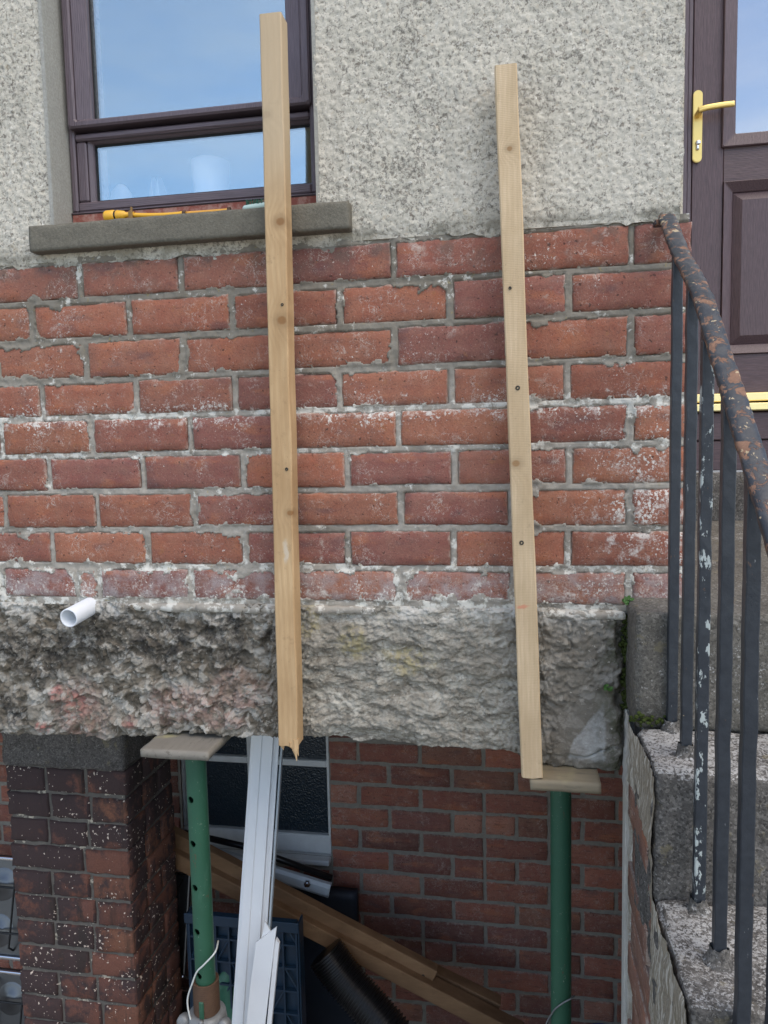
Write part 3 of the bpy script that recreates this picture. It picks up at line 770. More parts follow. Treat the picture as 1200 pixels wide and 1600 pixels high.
# ------------------------------------------------------------------ lintel
LX0, LX1 = -.62, 1.190
nx, nz = int((LX1-LX0)/.0026), 130
u = np.linspace(LX0, LX1, nx); v = np.linspace(0, 1, nz); Xg, Vg = np.meshgrid(u, v)
bx = [-.7, -.25, -.1, .06, .13, .22, .30, .45, .60, .78, .93, .99, 1.05, 1.10, 1.2]
bz = [-1.112, -1.112, -1.110, -1.103, -1.092, -1.083, -1.086, -1.084, -1.084, -1.088, -1.094, -1.108, -1.122, -1.120, -1.122]
zb = np.interp(Xg, bx, bz)+(fbm(Xg*16, Xg*2, 41, 4)-.5)*.024+(fbm(Xg*90, Xg*2, 43, 2)-.5)*.006
zt = -.780+(fbm(Xg*10, Xg*3, 47, 3)-.5)*.012
Zg = zb+(zt-zb)*Vg
wx = Xg+(fbm(Xg*14, Zg*14, 51, 3)-.5)*.05; wz = Zg+(fbm(Xg*14, Zg*14, 57, 3)-.5)*.05
peb = sstep(.46, .30, Xg)*.9+.25
d1, v1, d2 = worley(wx*42, wz*52, 3); e1, w1, e2 = worley(wx*90, wz*100, 6)
stone = (np.clip(1-d1*1.25, 0, 1)**.7)*(v1-.25)*.016*peb+(np.clip(1-e1*1.3, 0, 1)**.8)*(w1-.2)*.008*peb
mid = sstep(.40, .52, Xg)*sstep(1.03, .95, Xg)
ter = fbm(wx*9+wz*3, wz*26, 61, 4); plate = np.floor(ter*9)/9+(ter*9-np.floor(ter*9))**4/9
flake = (plate-.5)*.07*mid
rough = (fbm(Xg*30, Zg*30, 67, 4, .6)-.5)*.022
wallow = (fbm(Xg*4.5, Zg*6, 71, 3)-.5)*.03
fine_ = (fbm(Xg*75+wx*20, Zg*95, 87, 4, .65)-.5)*(.010+.006*mid+.008*sstep(.95, 1.03, Xg))
w2x = Xg+(fbm(Xg*30, Zg*30, 151, 3)-.5)*.03; w2z = Zg+(fbm(Xg*30, Zg*30, 157, 3)-.5)*.03
fc1 = facets(w2x*26, w2z*(34+22*mid), 101); fc2 = facets(w2x*62, w2z*(75+40*mid), 103); fc3 = facets(wx*130, wz*140, 105)
Yl = -.006-stone*.42-flake*.45-rough*.35-wallow*.7-fine_*(.55-.2*mid)-(fc1*.009+fc2*.006)*(1-.62*np.maximum(mid, sstep(.95, 1.03, Xg)))-fc3*.003
# smooth cement repair near the right end
rp = sstep(.02, -.004, np.maximum(np.abs(Xg-1.105)-.052, np.maximum(Zg+1.0-(Xg-1.05)*.5, 0))+(fbm(Xg*30, Zg*30, 73, 2)-.5)*.02)
Yl = Yl*(1-rp*.85)+rp*(-.010)
gap = sstep(1.165, 1.187, Xg+(fbm(Xg*30, Zg*30, 77, 3)-.5)*.03); Yl += gap*.035
crk = np.abs(fbm(Xg*7+3, Zg*7, 79, 4)-.5)*sstep(1.0, 1.08, Xg); Yl += sstep(.02, .0, crk)*sstep(1.0, 1.08, Xg)*.008
Yl = np.maximum(Yl, -.026)
Yl += sstep(.10, .0, Vg)*.012*fbm(Xg*12, Xg, 83, 2)+sstep(.98, 1., Vg)*.004
lin_o = sheet('lintel', Xg, Yl, Zg, MAT['lintel'], house, skirt=.05)
def attr(me, name, arr):
    a = me.attributes.new(name, 'FLOAT', 'POINT'); full = np.zeros(len(me.vertices), dtype=np.float32); f_ = arr.ravel(); full[:len(f_)] = f_; a.data.foreach_set('value', full)
attr(lin_o.data, 'stone', v1); attr(lin_o.data, 'stone_edge', np.clip((d2-d1)*3, 0, 1)); attr(lin_o.data, 'small', w1); attr(lin_o.data, 'plate', ter)
box('lintel_core', -3, LX1, .051, .36, -1.095, -.786, MAT['lintel'], house)
box('lintel_core', -3, LX0-.001, .0, .05, -1.10, -.786, MAT['lintel'], house)
# ledge of lime mortar bedding under the bricks, broken off in places
for a, b in ((at(150, 0, 0).x, at(300, 0, 0).x+.03), (.24, .43), (.50, .66), (1.02, 1.185)):
    bm = rough_box(a, b, -.010, .03, -.797, -.779, .008, .006, 18, .005, seed=a*10, fine=.002)
    obj('bedding_ledge', bm, MAT['mortar'], house, smooth=True)

# ------------------------------------------------------------------ kitchen window
win = empty('window', (.25, .06, .13)); win.parent = house; win.location = Vector((.25, .06, .13))-house.location
FY = .06
fx0, fx1 = WX0+.006, .549; fz0 = at(300, 317, FY).z
def P(px, py): q = at(px, py, FY); return q.x, q.z
gx0 = P(139, 100)[0]; gx1 = P(472, 90)[0]
zt_s = at(300, 170, FY).z       # glass bottom of the sash
z_sash0 = at(300, 185, FY).z    # bottom of sash rail
z_l1 = at(300, 202, FY).z       # top of the fixed light
z_l0 = at(300, 301, FY).z
lx0 = P(144, 275)[0]; lx1 = P(491, 250)[0]
T = WZ1
jl = P(117, 210)[0]; jr = P(481, 175)[0]
# outer frame: jambs, head, transom, bottom rail
def fb(name, x0, x1, z0, z1, y0, y1, m='frame', par=None, bev=.004, **k): return box(name, x0, x1, y0, y1, z0, z1, MAT[m], par or win, bev, **k)
fb('jamb', fx0, jl-.003, fz0, T, FY, FY+.07, 'frame_v'); fb('jamb', jr+.003, fx1, fz0, T, FY, FY+.07, 'frame_v')
fb('bottom_rail', jl-.003, jr+.003, fz0, z_l0, FY+.001, FY+.07)
fb('bottom_rail', fx0-.003, fx1+.002, fz0-.006, fz0-.0005, FY-.004, FY+.06)
fb('transom', jl-.003, jr+.003, z_l1, z_sash0-.008, FY+.001, FY+.07)
# fixed light: bead and pane
def ring(name, x0, x1, z0, z1, w_, y0, y1, bev=.003, m='frame', slope=0, wz=None):
    wz = wz or w_
    bm = bmesh.new()
    o = [(x0, z0), (x1, z0), (x1, z1), (x0, z1)]; i = [(x0+w_, z0+wz), (x1-w_, z0+wz), (x1-w_, z1-wz), (x0+w_, z1-wz)]
    A = [bm.verts.new((x, y0, z)) for x, z in o]; B = [bm.verts.new((x, y0+slope, z)) for x, z in i]
    Ab = [bm.verts.new((x, y1, z)) for x, z in o]; Bb = [bm.verts.new((x, y1, z)) for x, z in i]
    for k in range(4):
        l = (k+1) % 4
        bm.faces.new((A[k], A[l], B[l], B[k])); bm.faces.new((Ab[l], Ab[k], Bb[k], Bb[l]))
        bm.faces.new((A[l], A[k], Ab[k], Ab[l])); bm.faces.new((B[k], B[l], Bb[l], Bb[k]))
    if bev: bmesh.ops.bevel(bm, geom=[e for e in bm.edges], offset=min(bev, w_*.3), segments=1, affect='EDGES')
    return bm
LJ = lx0-.014; RJ = lx1+.012
fb('jamb', jl-.0025, LJ-.001, z_l0+.001, z_l1-.001, FY+.004, FY+.07, 'frame_v'); fb('jamb', RJ+.001, jr+.0025, z_l0+.001, z_l1-.001, FY+.004, FY+.07, 'frame_v')
obj('bead', ring('b', LJ, RJ, z_l0-.001, z_l1+.001, .012, FY+.009, FY+.03, .002, slope=.008, wz=.006), MAT['frame_v'], win)
obj('gasket', ring('g', LJ+.0105, RJ-.0105, z_l0+.0045, z_l1-.0045, .003, FY+.0225, FY+.026, 0), MAT['gasket'], win)
box('pane', LJ+.008, RJ-.008, FY+.0265, FY+.0305, z_l0+.002, z_l1-.002, MAT['glass'], win)
# opening sash above
obj('sash', ring('s', jl-.010, jr+.010, z_sash0, T-.03, .020, FY-.014, FY+.03, .004, wz=.016), MAT['frame_v'], win)
sw = gx0-(jl+.010); sz = zt_s-(z_sash0+.016)
obj('bead', ring('b', jl+.010, jr-.010, z_sash0+.016, T-.046, sw, FY-.008, FY+.02, .002, slope=.008, wz=sz), MAT['frame_v'], win)
obj('gasket', ring('g', jl+.010+sw-.0015, jr-.010-sw+.0015, z_sash0+.016+sz-.0015, T-.046-sz, .0035, FY+.0135, FY+.017, 0), MAT['gasket'], win)
box('pane', jl+.010+sw-.004, jr-.010-sw+.004, FY+.0175, FY+.0215, z_sash0+.018, T-.05, MAT['glass'], win)
# painted strip under the frame, and the concrete sill
def m_redstrip():
    n = N('red_painted_strip'); p = n.pos(); a = n.noise(p, 60, 4, .7)
    n.color(n.mix(n.step(a, .4, .65), (.24, .075, .055), (.36, .20, .16))).rough(.85); n.bump(a, .4, .002); return n.m
box('subsill', fx0+.002, fx1, FY-.002, FY+.05, WZ0-.03, fz0-.007, m_redstrip(), win)
bm = rough_box(-.103, .628, -.036, .10, .020, .077, .0085, .0010, 25, .0025, 3, .0005)
obj('window_sill', bm, MAT['sill'], win, smooth=True)

# room behind the window
room = empty('room', (.3, 1, -.2)); room.parent = house; room.location = Vector((.3, 1, -.2))-house.location
for a in ((-.9, 1.1, 1.15, 1.19, -.35, 1.9), (-.94, -.9, .245, 1.15, -.35, 1.9), (1.1, 1.125, .245, 1.15, -.35, 1.9), (-.9, 1.1, .56, 1.15, 1.9, 1.94), (-.9, 1.1, .245, 1.15, -.4, -.35)):  # ceiling stops short: unseen gap added to let sky light onto the sill
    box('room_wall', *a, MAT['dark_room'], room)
box('inner_sill', WX0, WX1, .101, .40, .085, .105, MAT['ceramic'], win)

# things standing on the inner sill
def lathe_thing(name, prof, loc, mat, label, cat, seg=32, **k):
    bm = bmesh.new(); lathe(bm, prof, (0, 0, 0), seg=seg); me = bpy.data.meshes.new(name); bm.to_mesh(me); bm.free()
    return link(name, me, MAT[mat], None, loc=loc, smooth=True, label=label, cat=cat, **k)
q = at(330, 300, .15)
pw = (at(357, 262, .15).x-at(301, 262, .15).x)/2; ph = at(330, 254, .15).z-.105
lathe_thing('flower_pot', [(0, 0), (pw*.74, 0), (pw*.78, .004), (pw, ph), (pw*.93, ph), (pw*.72, .01), (0, .01)], (q.x, .15, .105), 'ceramic', 'white tapered flower pot behind the lower window pane', 'flower pot')
q = at(174, 300, .16)
lathe_thing('vase', [(0, 0), (.02, 0), (.026, .03), (.03, .07), (.024, .11), (.010, .128), (0, .13)], (q.x+.005, .20, .105), 'ceramic', 'rounded white vase at the left corner inside the window', 'vase')
tr_ = empty('dish_tray', (q.x+.02, .145, .105), label='white shallow dish tray at the left end of the inner sill', cat='tray')
bm = bmesh.new(); add_box(bm, q.x-.03, q.x+.075, .125, .165, .1055, .110, .002); obj('tray_base', bm, MAT['ceramic'], tr_)
bm = bmesh.new()
for a in ((q.x-.03, q.x+.075, .120, .1245), (q.x-.03, q.x+.075, .1655, .170)): add_box(bm, a[0], a[1], a[2], a[3], .106, .150, .002)
add_box(bm, q.x-.035, q.x-.0305, .125, .165, .106, .150, .002); add_box(bm, q.x+.0755, q.x+.08, .125, .165, .106, .150, .002)
obj('tray_side', bm, MAT['ceramic'], tr_)
q = at(236, 276, .16)
for k, dx in enumerate((0, .016)):
    bm = bmesh.new(); lathe(bm, [(0, 0), (.035, 0), (.06, .012), (.062, .014), (.036, .004), (0, .004)], (0, 0, 0), (1, .25, .12), 36)
    me = bpy.data.meshes.new('plate'); bm.to_mesh(me); bm.free()
    link('plate', me, MAT['ceramic'], None, loc=(q.x+dx, .165, .105+.0625), smooth=True, label=('white plate stood on edge, left of a pair behind the window', 'white plate stood on edge, right of a pair behind the window')[k], cat='plate', group='plates stood on edge behind the window')

# ------------------------------------------------------------------ things on the outside sill
SZ = .0775
lance = empty('hose_lance', (at(170, 335, -.01).x, -.01, SZ), label='yellow hose connector with thin orange tube lying on the window sill', cat='hose lance')
xa, xb = at(165, 333, -.01).x, at(362, 322, -.01).x
ya = -.012
zc = SZ+.013
bm = bmesh.new(); lathe(bm, [(0, 0), (.0105, 0), (.0125, .004), (.0125, .022), (.0105, .024)], (xa, ya, zc), (1, 0, 0), 20)
obj('connector', bm, MAT['yellow'], lance, True)
bm = bmesh.new(); lathe(bm, [(.0100, .024), (.0100, .028)], (xa, ya, zc), (1, 0, 0), 20); obj('seal_ring', bm, MAT['black_pl'], lance, True)
bm = bmesh.new(); lathe(bm, [(.0105, .028), (.0115, .030), (.009, .046), (.0055, .05), (.0055, .07)], (xa, ya, zc), (1, 0, 0), 20); obj('connector_sleeve', bm, MAT['yellow'], lance, True)
def onsill(x, dz=0): return Vector((x, ya, SZ+dz))
bm = bmesh.new(); sweep(bm, smoothcurve([onsill(xa+.065, .012), onsill(xa+.10, .0085), onsill(xa+.15, .0060), onsill(xa+.185, .0065)], 6), .0048, 10); obj('tube', bm, MAT['yellow'], lance, True)
bm = bmesh.new(); lathe(bm, [(.0035, 0), (.0062, 0), (.0062, .007), (.0035, .007)], (xa+.183, ya, SZ+.0065), (1, 0, 0), 14); obj('coupling', bm, MAT['rust'], lance, True)
bm = bmesh.new(); sweep(bm, smoothcurve([onsill(xa+.189, .0065), onsill(xa+.24, .0060), onsill(xb-.006, .0060)], 6), .0036, 10); obj('tube', bm, MAT['orange'], lance, True)
bm = bmesh.new(); lathe(bm, [(.0025, 0), (.0058, 0), (.0058, .006), (.0025, .006)], (xb-.008, ya, SZ+.0062), (1, 0, 0), 14); obj('coupling', bm, MAT['rust'], lance, True)
bm = bmesh.new(); add_box(bm, xa+.058, xa+.068, ya-.008, ya+.008, SZ+.0005, SZ+.020, .002); add_box(bm, xa+.061, xa+.065, ya-.003, ya+.003, SZ+.0205, SZ+.029, .001)
obj('clip', bm, m_wood('brass_brown_clip', (.35, .22, .08), (.22, .13, .05)), lance)
br = empty('scrubbing_brush', (at(400, 318, -.01).x, -.01, SZ), label='pale green scrubbing brush with dark green bristles on the sill behind the left post', cat='brush')
xb0 = at(380, 320, -.01).x; xb1 = at(430, 312, -.01).x
bm = bmesh.new(); sweep(bm, [(xb0, ya, SZ+.006), (xb0+.004, ya, SZ+.007), (xb0+.02, ya, SZ+.0075), (xb1-.01, ya, SZ+.009), (xb1, ya, SZ+.010)], [.003, .006, .0068, .008, .005], 12, up=Vector((0, 1, 0)))
obj('handle', bm, MAT['brush_pl'], br, True)
bm = bmesh.new()
for i in range(46):
    x = xb0+.008+(xb1-xb0-.016)*random.random(); y = ya+random.uniform(-.006, .006); z0 = SZ+.013
    sweep(bm, [(x, y, z0), (x+random.uniform(-.003, .003), y+random.uniform(-.002, .002), z0+.010)], [.0013, .0006], 4)
obj('bristles', bm, MAT['green_pl'], br, kind='stuff')

# ------------------------------------------------------------------ door, recessed at the head of the steps
door = empty('door', (1.9, DY, -.35)); door.parent = house; door.location = Vector((1.9, DY, -.35))-house.location
def D(px, py, y=DY): q = at(px, py, y); return q.x, q.z
dx0 = D(1068, 150)[0]; leafx0 = D(1083, 200)[0]; leafx1 = leafx0+.86
thz = D(1150, 616)[1]; zt_thr = thz
topz = thz+2.05
box('wall_slab', 1.282, dx0-.004, DY-.03, DY+.2, -.78, 3.2, MAT['roughcast'], rw)
box('wall_slab', leafx1+.07, 3.2, DY-.03, DY+.2, -.78, 3.2, MAT['roughcast'], rw)
box('wall_slab', dx0-.003, leafx1+.069, DY-.03, DY+.2, topz+.08, 3.2, MAT['roughcast'], rw)
box('jamb', dx0-.03, D(1074, 200)[0], DY-.005, DY+.07, thz, topz+.07, MAT['frame_v'], door, .003)
box('jamb', D(1074, 200)[0]+.0005, leafx0-.003, DY+.004, DY+.07, thz, topz+.07, MAT['frame_v'], door, .003)
box('jamb', leafx1+.003, leafx1+.065, DY-.005, DY+.07, thz, topz+.07, MAT['frame_v'], door, .003)
box('door_head', leafx0-.003, leafx1+.003, DY-.004, DY+.07, topz+.005, topz+.07, MAT['frame'], door, .003)
# leaf: stiles and rails round a glazed opening and a raised panel
gl0 = D(1134, 100)[0]; glz = D(1140, 226)[1]; glt = topz-.14
pn0 = D(1131, 300)[0]; pnt = D(1150, 282)[1]; pnb = D(1150, 553)[1]
gl1 = leafx1-(gl0-leafx0); pn1 = leafx1-(pn0-leafx0)
LY = DY+.008
kick = D(1150, 614)[1]
def db(name, x0, x1, z0, z1, m, y0=LY, y1=LY+.045, bev=.002): return box(name, x0, x1, y0, y1, z0, z1, MAT[m], door, bev)
db('stile', leafx0, gl0, kick, topz, 'door'); db('stile', gl1, leafx1, kick, topz, 'door')
db('rail', gl0+.0005, gl1-.0005, glt, topz, 'door_h'); db('rail', gl0+.0005, gl1-.0005, pnt, glz, 'door_h'); db('rail', gl0+.0005, gl1-.0005, kick, pnb, 'door_h')
obj('glazing_frame', ring('r', gl0-.008, gl1+.008, glz-.008, glt+.008, .046, LY-.014, LY+.012, .003, slope=.012), MAT['door'], door)
gi = .038
box('pane', gl0+gi-.004, gl1-gi+.004, LY+.0005, LY+.0045, glz+gi-.004, glt-gi+.004, MAT['glass_door'], door)
obj('panel_moulding', ring('r', gl0+.001, gl1-.001, pnb+.0005, pnt-.0005, .034, LY-.009, LY+.03, .002, slope=.020), MAT['door'], door)
bm = bmesh.new()
x0, x1, z0, z1 = gl0+.034, gl1-.034, pnb+.034, pnt-.034
A = [bm.verts.new(p) for p in ((x0, LY+.016, z0), (x1, LY+.016, z0), (x1, LY+.016, z1), (x0, LY+.016, z1))]
k_ = .03
B = [bm.verts.new(p) for p in ((x0+k_, LY-.001, z0+k_), (x1-k_, LY-.001, z0+k_), (x1-k_, LY-.001, z1-k_), (x0+k_, LY-.001, z1-k_))]
for k in range(4): bm.faces.new((A[k], A[(k+1) % 4], B[(k+1) % 4], B[k]))
bm.faces.new(B)
obj('raised_panel', bm, MAT['door'], door)
# threshold strips, boards below
tz = [D(1150, y)[1] for y in (615, 628, 631, 643, 688, 735)]
xa_, xb_ = dx0+.0, leafx1+.06
box('threshold', xa_, xb_, DY-.035, DY+.06, tz[1], tz[0], MAT['gold_strip'], door, .004)
box('threshold', xa_, xb_, DY-.050, DY+.06, tz[3], tz[2], MAT['gold_strip'], door, .004)
box('sill_board', xa_, xb_, DY-.030, DY+.06, tz[4]+.002, tz[3]-.004, MAT['door_h'], door, .003)
box('sill_board', xa_, xb_, DY-.025, DY+.06, tz[5]+.002, tz[4]-.001, MAT['door_h'], door, .003)
# handle
hx, hz0 = D(1089, 250)[0], D(1090, 254)[1]; hz1 = D(1092, 141)[1]; hw = .0155
bm = bmesh.new(); seg = 10; pts = []
for k in range(seg+1): a = math.pi*k/seg; pts.append((math.cos(a)*hw, hz1-hw+math.sin(a)*hw))
for k in range(seg+1): a = math.pi+math.pi*k/seg; pts.append((math.cos(a)*hw, hz0+hw+math.sin(a)*hw))
outline_slab(bm, pts, .010, Matrix.Translation((hx, LY-.0115, 0)))
bmesh.ops.bevel(bm, geom=[e for e in bm.edges if abs(e.verts[0].co.y-e.verts[1].co.y) < 1e-6], offset=.002, segments=2, affect='EDGES')
obj('handle_plate', bm, MAT['brass'], door)
lz = D(1095, 178)[1]
bm = bmesh.new(); lathe(bm, [(.011, 0), (.010, .02), (.009, .034)], (hx, LY-.012, lz-.003), (0, -1, 0), 16)
lx_end = D(1147, 173, LY-.045)[0]
sweep(bm, smoothcurve([(hx-.006, LY-.044, lz-.002), (hx+.02, LY-.047, lz+.003), (hx+.07, LY-.047, lz+.007), (lx_end, LY-.046, lz+.008)], 6), .0085, closed_profile=[(1, .5), (.7, .75), (-.7, .75), (-1, .5), (-1, -.5), (-.7, -.75), (.7, -.75), (1, -.5)], up=Vector((0, 1, 0)))
obj('handle_lever', bm, MAT['brass'], door, True)
cz = D(1090, 228)[1]
bm = bmesh.new(); lathe(bm, [(0, .008), (.0075, .008), (.0085, .006), (.0085, 0)], (hx+.001, LY-.012, cz+.008), (0, -1, 0), 18)
add_box(bm, hx-.005, hx+.005, LY-.018, LY-.0118, cz-.016, cz+.001, .002)
obj('lock_cylinder', bm, MAT['chrome'], door, True)
# dark hall behind the glass
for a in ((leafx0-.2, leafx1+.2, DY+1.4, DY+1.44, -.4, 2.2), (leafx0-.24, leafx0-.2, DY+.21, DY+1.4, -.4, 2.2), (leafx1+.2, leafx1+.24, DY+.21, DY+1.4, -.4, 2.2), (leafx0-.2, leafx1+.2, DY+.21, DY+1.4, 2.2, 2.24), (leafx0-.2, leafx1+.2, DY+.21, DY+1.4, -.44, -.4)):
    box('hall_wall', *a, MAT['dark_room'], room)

# ------------------------------------------------------------------ concrete steps
stairs = empty('concrete_steps', (1.7, -.4, GZ), label='dark lichened concrete steps climbing to the brown front door', cat='steps')
SX0, SX1 = 1.188, 2.35
land_z0, land_z1 = -.757, at(1120, 812, DY-.05).z
tread = [(-.325, -.981), (-.576, -1.198), (-.826, -1.415), (-1.076, -1.632), (-1.326, -1.85), (-1.576, -2.07), (-1.826, -2.29), (-2.076, -2.51)]
# landing slab (rises slightly to the door)
bm = rough_box(SX0, SX1, -.122, DY-.06, -.985, land_z0, .012, .005, 9, .006, 1, .0016)
for v_ in bm.verts:
    if v_.co.z > -.80: v_.co.z += max(0, (v_.co.y+.122))/(DY+.06)*(land_z1-land_z0)
obj('landing', bm, MAT['landing'], stairs, True)
yb = -.1215
for i, (yf, zt_) in enumerate(tread):
    res = .011 if i < 2 else .03
    zlow = max(GZ-.02, zt_-.36) if i < 2 else max(GZ-.02, zt_-.36)
    bm = rough_box(SX0, SX1, yf, yb-.0005, zlow, zt_, res, .007, 11, .009, 5+i, .0022 if i < 2 else 0)
    obj('step', bm, MAT['steps'], stairs, True)
    yb = yf
bm = rough_box(1.32, SX1, DY-.055, DY-.034, -.9, tz[5]-.002, .02, .004, 9, .008, 12, .001)
obj('door_step', bm, MAT['steps'], stairs, True)
# flank of the stair: stained render with bricks laid bare
ny_, nz_ = 150, 330
yv = np.linspace(-2.1, 0.004, 620); zv = np.linspace(GZ, -.985, 330); Yg, Zg2 = np.meshgrid(yv, zv)
ztop = np.full(Yg.shape, -.99)
for (yf, zt_), y_hi in zip(tread, [-.12]+[t[0] for t in tread]):
    ztop = np.where((Yg < y_hi) & (Yg >= yf), zt_-.007, ztop)
Xf = 1.1855-(fbm(Yg*8, Zg2*8, 91, 4)-.5)*.014-(fbm(Yg*60, Zg2*50, 95, 3)-.5)*.008
bare = (Yg > -.30) & (Yg < -.05) & (Zg2 < -1.12) & (Zg2 > -2.1)
Xf = np.where(bare, Xf+.008, Xf)
cy_ = (Yg[:-1, :-1]+Yg[1:, 1:])/2; cz_ = (Zg2[:-1, :-1]+Zg2[1:, 1:])/2
keep = cz_ < ztop[:-1, :-1]
def sheet_yz(name, Xs, Ys, Zs, keep, mat, parent):
    nz, nx = Xs.shape; idx = np.arange(nx*nz).reshape(nz, nx)
    q = np.stack([idx[:-1, :-1], idx[1:, :-1], idx[1:, 1:], idx[:-1, 1:]], -1)[keep].reshape(-1, 4)
    V = np.stack([Xs, Ys, Zs], -1).reshape(-1, 3); used = np.unique(q); rm = np.full(len(V), -1); rm[used] = np.arange(len(used))
    return link(name, mesh_np(name, V[used], rm[q]), mat, parent, smooth=True)
sheet_yz('stair_flank', Xf, Yg, Zg2, keep, MAT['stair_side'], stairs)
box('stair_core', 1.205, SX1-.01, -.12, -.001, GZ, -.99, MAT['stair_side'], stairs)
box('stair_end', 1.186, 1.204, -.004, .03, GZ, -.99, MAT['stair_side'], stairs)
side_meshes = [brick_mesh(.222, .077, .06, 900+i, 10, 5, .0025, .002, .001) for i in range(4)]
z = -1.16; i = 0
while z > -2.1:
    o = link('brick', side_meshes[i % 4], MAT['flank_brick'], stairs, loc=(1.188+random.uniform(-.002, .002), -.19+random.uniform(-.015, .01) if i % 2 else -.15, z), smooth=True)
    o.rotation_euler = (0, 0, -math.pi/2); o.color = lum_jit(random.choice([(.26, .13, .085), (.22, .115, .08), (.30, .15, .10)])); z -= HP; i += 1

# ------------------------------------------------------------------ railing
rail = empty('stair_railing', (1.25, -.3, -1.2), label='black iron railing with rusted handrail beside the concrete steps', cat='railing')
RX = 1.252
rp_ = [atx(px, py, RX) for px, py in ((1042, 338), (1063, 392), (1084, 432), (1101, 470), (1124, 545), (1148, 620), (1184, 735))]
d_ = (rp_[-1]-rp_[3]); d_.normalize()
rp_.append(rp_[-1]+d_*.5); rp_.append(rp_[-1]+d_*1.6)
prof = [(-1, -.36), (1, -.36), (1, .06), (.86, .20), (.4, .30), (-.4, .30), (-.86, .20), (-1, .06)]
bm = bmesh.new()
path = smoothcurve(rp_, 40)
sweep(bm, path, .0152, closed_profile=prof, up=Vector((0, 0, 1)))
for v_ in bm.verts:
    v_.co += Vector((mn.noise(v_.co*60), mn.noise(v_.co*60+Vector((9, 0, 0))), mn.noise(v_.co*60+Vector((0, 9, 0)))))*.0016
obj('handrail', bm, MAT['handrail'], rail, True)
bm = bmesh.new(); add_box(bm, rp_[0].x-.022, rp_[0].x+.012, rp_[0].y, -.006, rp_[0].z-.014, rp_[0].z-.004, .002); obj('wall_lug', bm, MAT['handrail'], rail)
bars = [(1052.5, 1140), (1075.5, 1188), (1100, 1420), (1134.5, 1518), (1174.5, 1640), ]
bw_ = .0088
def rail_z(y):
    for a, b in zip(path, path[1:]):
        if (a.y-y)*(b.y-y) <= 0 and abs(a.y-b.y) > 1e-9: return a.z+(b.z-a.z)*(y-a.y)/(b.y-a.y)
    return path[-1].z
def tread_z(y):
    z = land_z0
    for yf, zt_ in tread:
        if y < (yf if False else y+1): pass
    hi = -.12
    if y > hi: return land_z0
    for yf, zt_ in tread:
        if y >= yf: return zt_
    return tread[-1][1]
by = []
for px, py in bars:
    q = atx(px, 900, RX); by.append(q.y)
by += [by[-1]-.12, by[-1]-.24, by[-1]-.36]
for i, y in enumerate(by):
    z1_ = rail_z(y)-.008; z0_ = tread_z(y)-.01
    bm = bmesh.new(); n_ = 40
    pts = [Vector((RX+mn.noise(Vector((i*7, 0, k*.4)))*.0012, y+mn.noise(Vector((i*7, 5, k*.4)))*.0012, z0_+(z1_-z0_)*k/n_)) for k in range(n_+1)]
    sweep(bm, pts, bw_*1.0, closed_profile=[(1, .85), (.85, 1), (-.85, 1), (-1, .85), (-1, -.85), (-.85, -1), (.85, -1), (1, -.85)], up=Vector((0, 1, 0)))
    for v_ in bm.verts: v_.co += Vector((mn.noise(v_.co*90), mn.noise(v_.co*90+Vector((5, 5, 5))), 0))*.0006
    bar = obj('baluster', bm, MAT['baluster_f' if i == 2 else 'baluster'], rail, **({'label': 'baluster with flaking grey paint'} if i == 2 else {}))
    bm = bmesh.new(); lathe(bm, [(.024, -.004), (.018, .006), (.0145, .014), (.0125, .024)], (RX, y, tread_z(y)-.002), seg=18)
    for v_ in bm.verts: v_.co += Vector((mn.noise(v_.co*80), mn.noise(v_.co*80+Vector((5, 5, 5))), mn.noise(v_.co*120)))*.006
    obj('cement_collar', bm, MAT['steps'], rail, True)

# ------------------------------------------------------------------ timbers fixed to the wall
def post(name, top, bot, wd, th, mat, jag, seed, label, cat, wane=0):
    """square sawn timber from bot to top (front-left edges given), front towards -Y"""
    root = empty(name, (bot.x+wd/2, bot.y+th/2, bot.z), label=label, cat=cat)
    bm = bmesh.new(); nseg = 150; na = 5
    prof = []
    def ringpts(w_, t_): 
        c = .0025
        return [(c, 0), (w_/2, 0), (w_-c, 0), (w_, c), (w_, t_/2), (w_, t_-c), (w_-c, t_), (c, t_), (0, t_-c), (0, t_/2), (0, c)]
    rings = []
    for k in range(nseg+1):
        f = k/nseg; p = bot.lerp(top, f); row = []
        for j, (a, b) in enumerate(ringpts(wd, th)):
            q = p+Vector((a, b, 0))
            s = Vector((q.x*25+seed, q.y*25, q.z*6))
            q += Vector((mn.noise(s), mn.noise(s+Vector((7, 0, 0))), 0))*.0014
            if wane and j in (3, 2): q.x -= max(0, mn.noise(Vector((seed, 2, q.z*5))))*wane; q.y += max(0, mn.noise(Vector((seed, 2, q.z*5))))*wane*.5
            if k == 0: q.z += mn.noise(Vector((q.x*130+seed, q.y*90, 0)))*jag
            row.append(bm.verts.new(q))
        rings.append(row)
    n = len(rings[0])
    for A, B in zip(rings, rings[1:]):
        for j in range(n): bm.faces.new((A[j], A[(j+1) % n], B[(j+1) % n], B[j]))
    bm.faces.new(rings[0][::-1]); bm.faces.new(rings[-1])
    obj('shaft', bm, mat, root, False)
    return root
LT, LB = Vector((at(405, 22, -.095).x, -.095, at(405, 22, -.095).z)), Vector((at(435, 1166, -.074).x, -.074, at(435, 1166, -.074).z))
lk_ = [(at(438, 346, -.09), .011), (at(440, 500, -.088), .012), (at(453, 802, -.083), .008), (at(417, 180, -.09), .010)]
mwl = m_wood('fresh_pine_post', (.64, .445, .245), (.50, .315, .155), lk_, paint=[(at(425, 120, -.09), .30, (.2, 0, 1), (.50, .40, .27)), (at(447, 862, -.08), .022, (2.6, 0, .62), (.62, .54, .42))], ring=26)
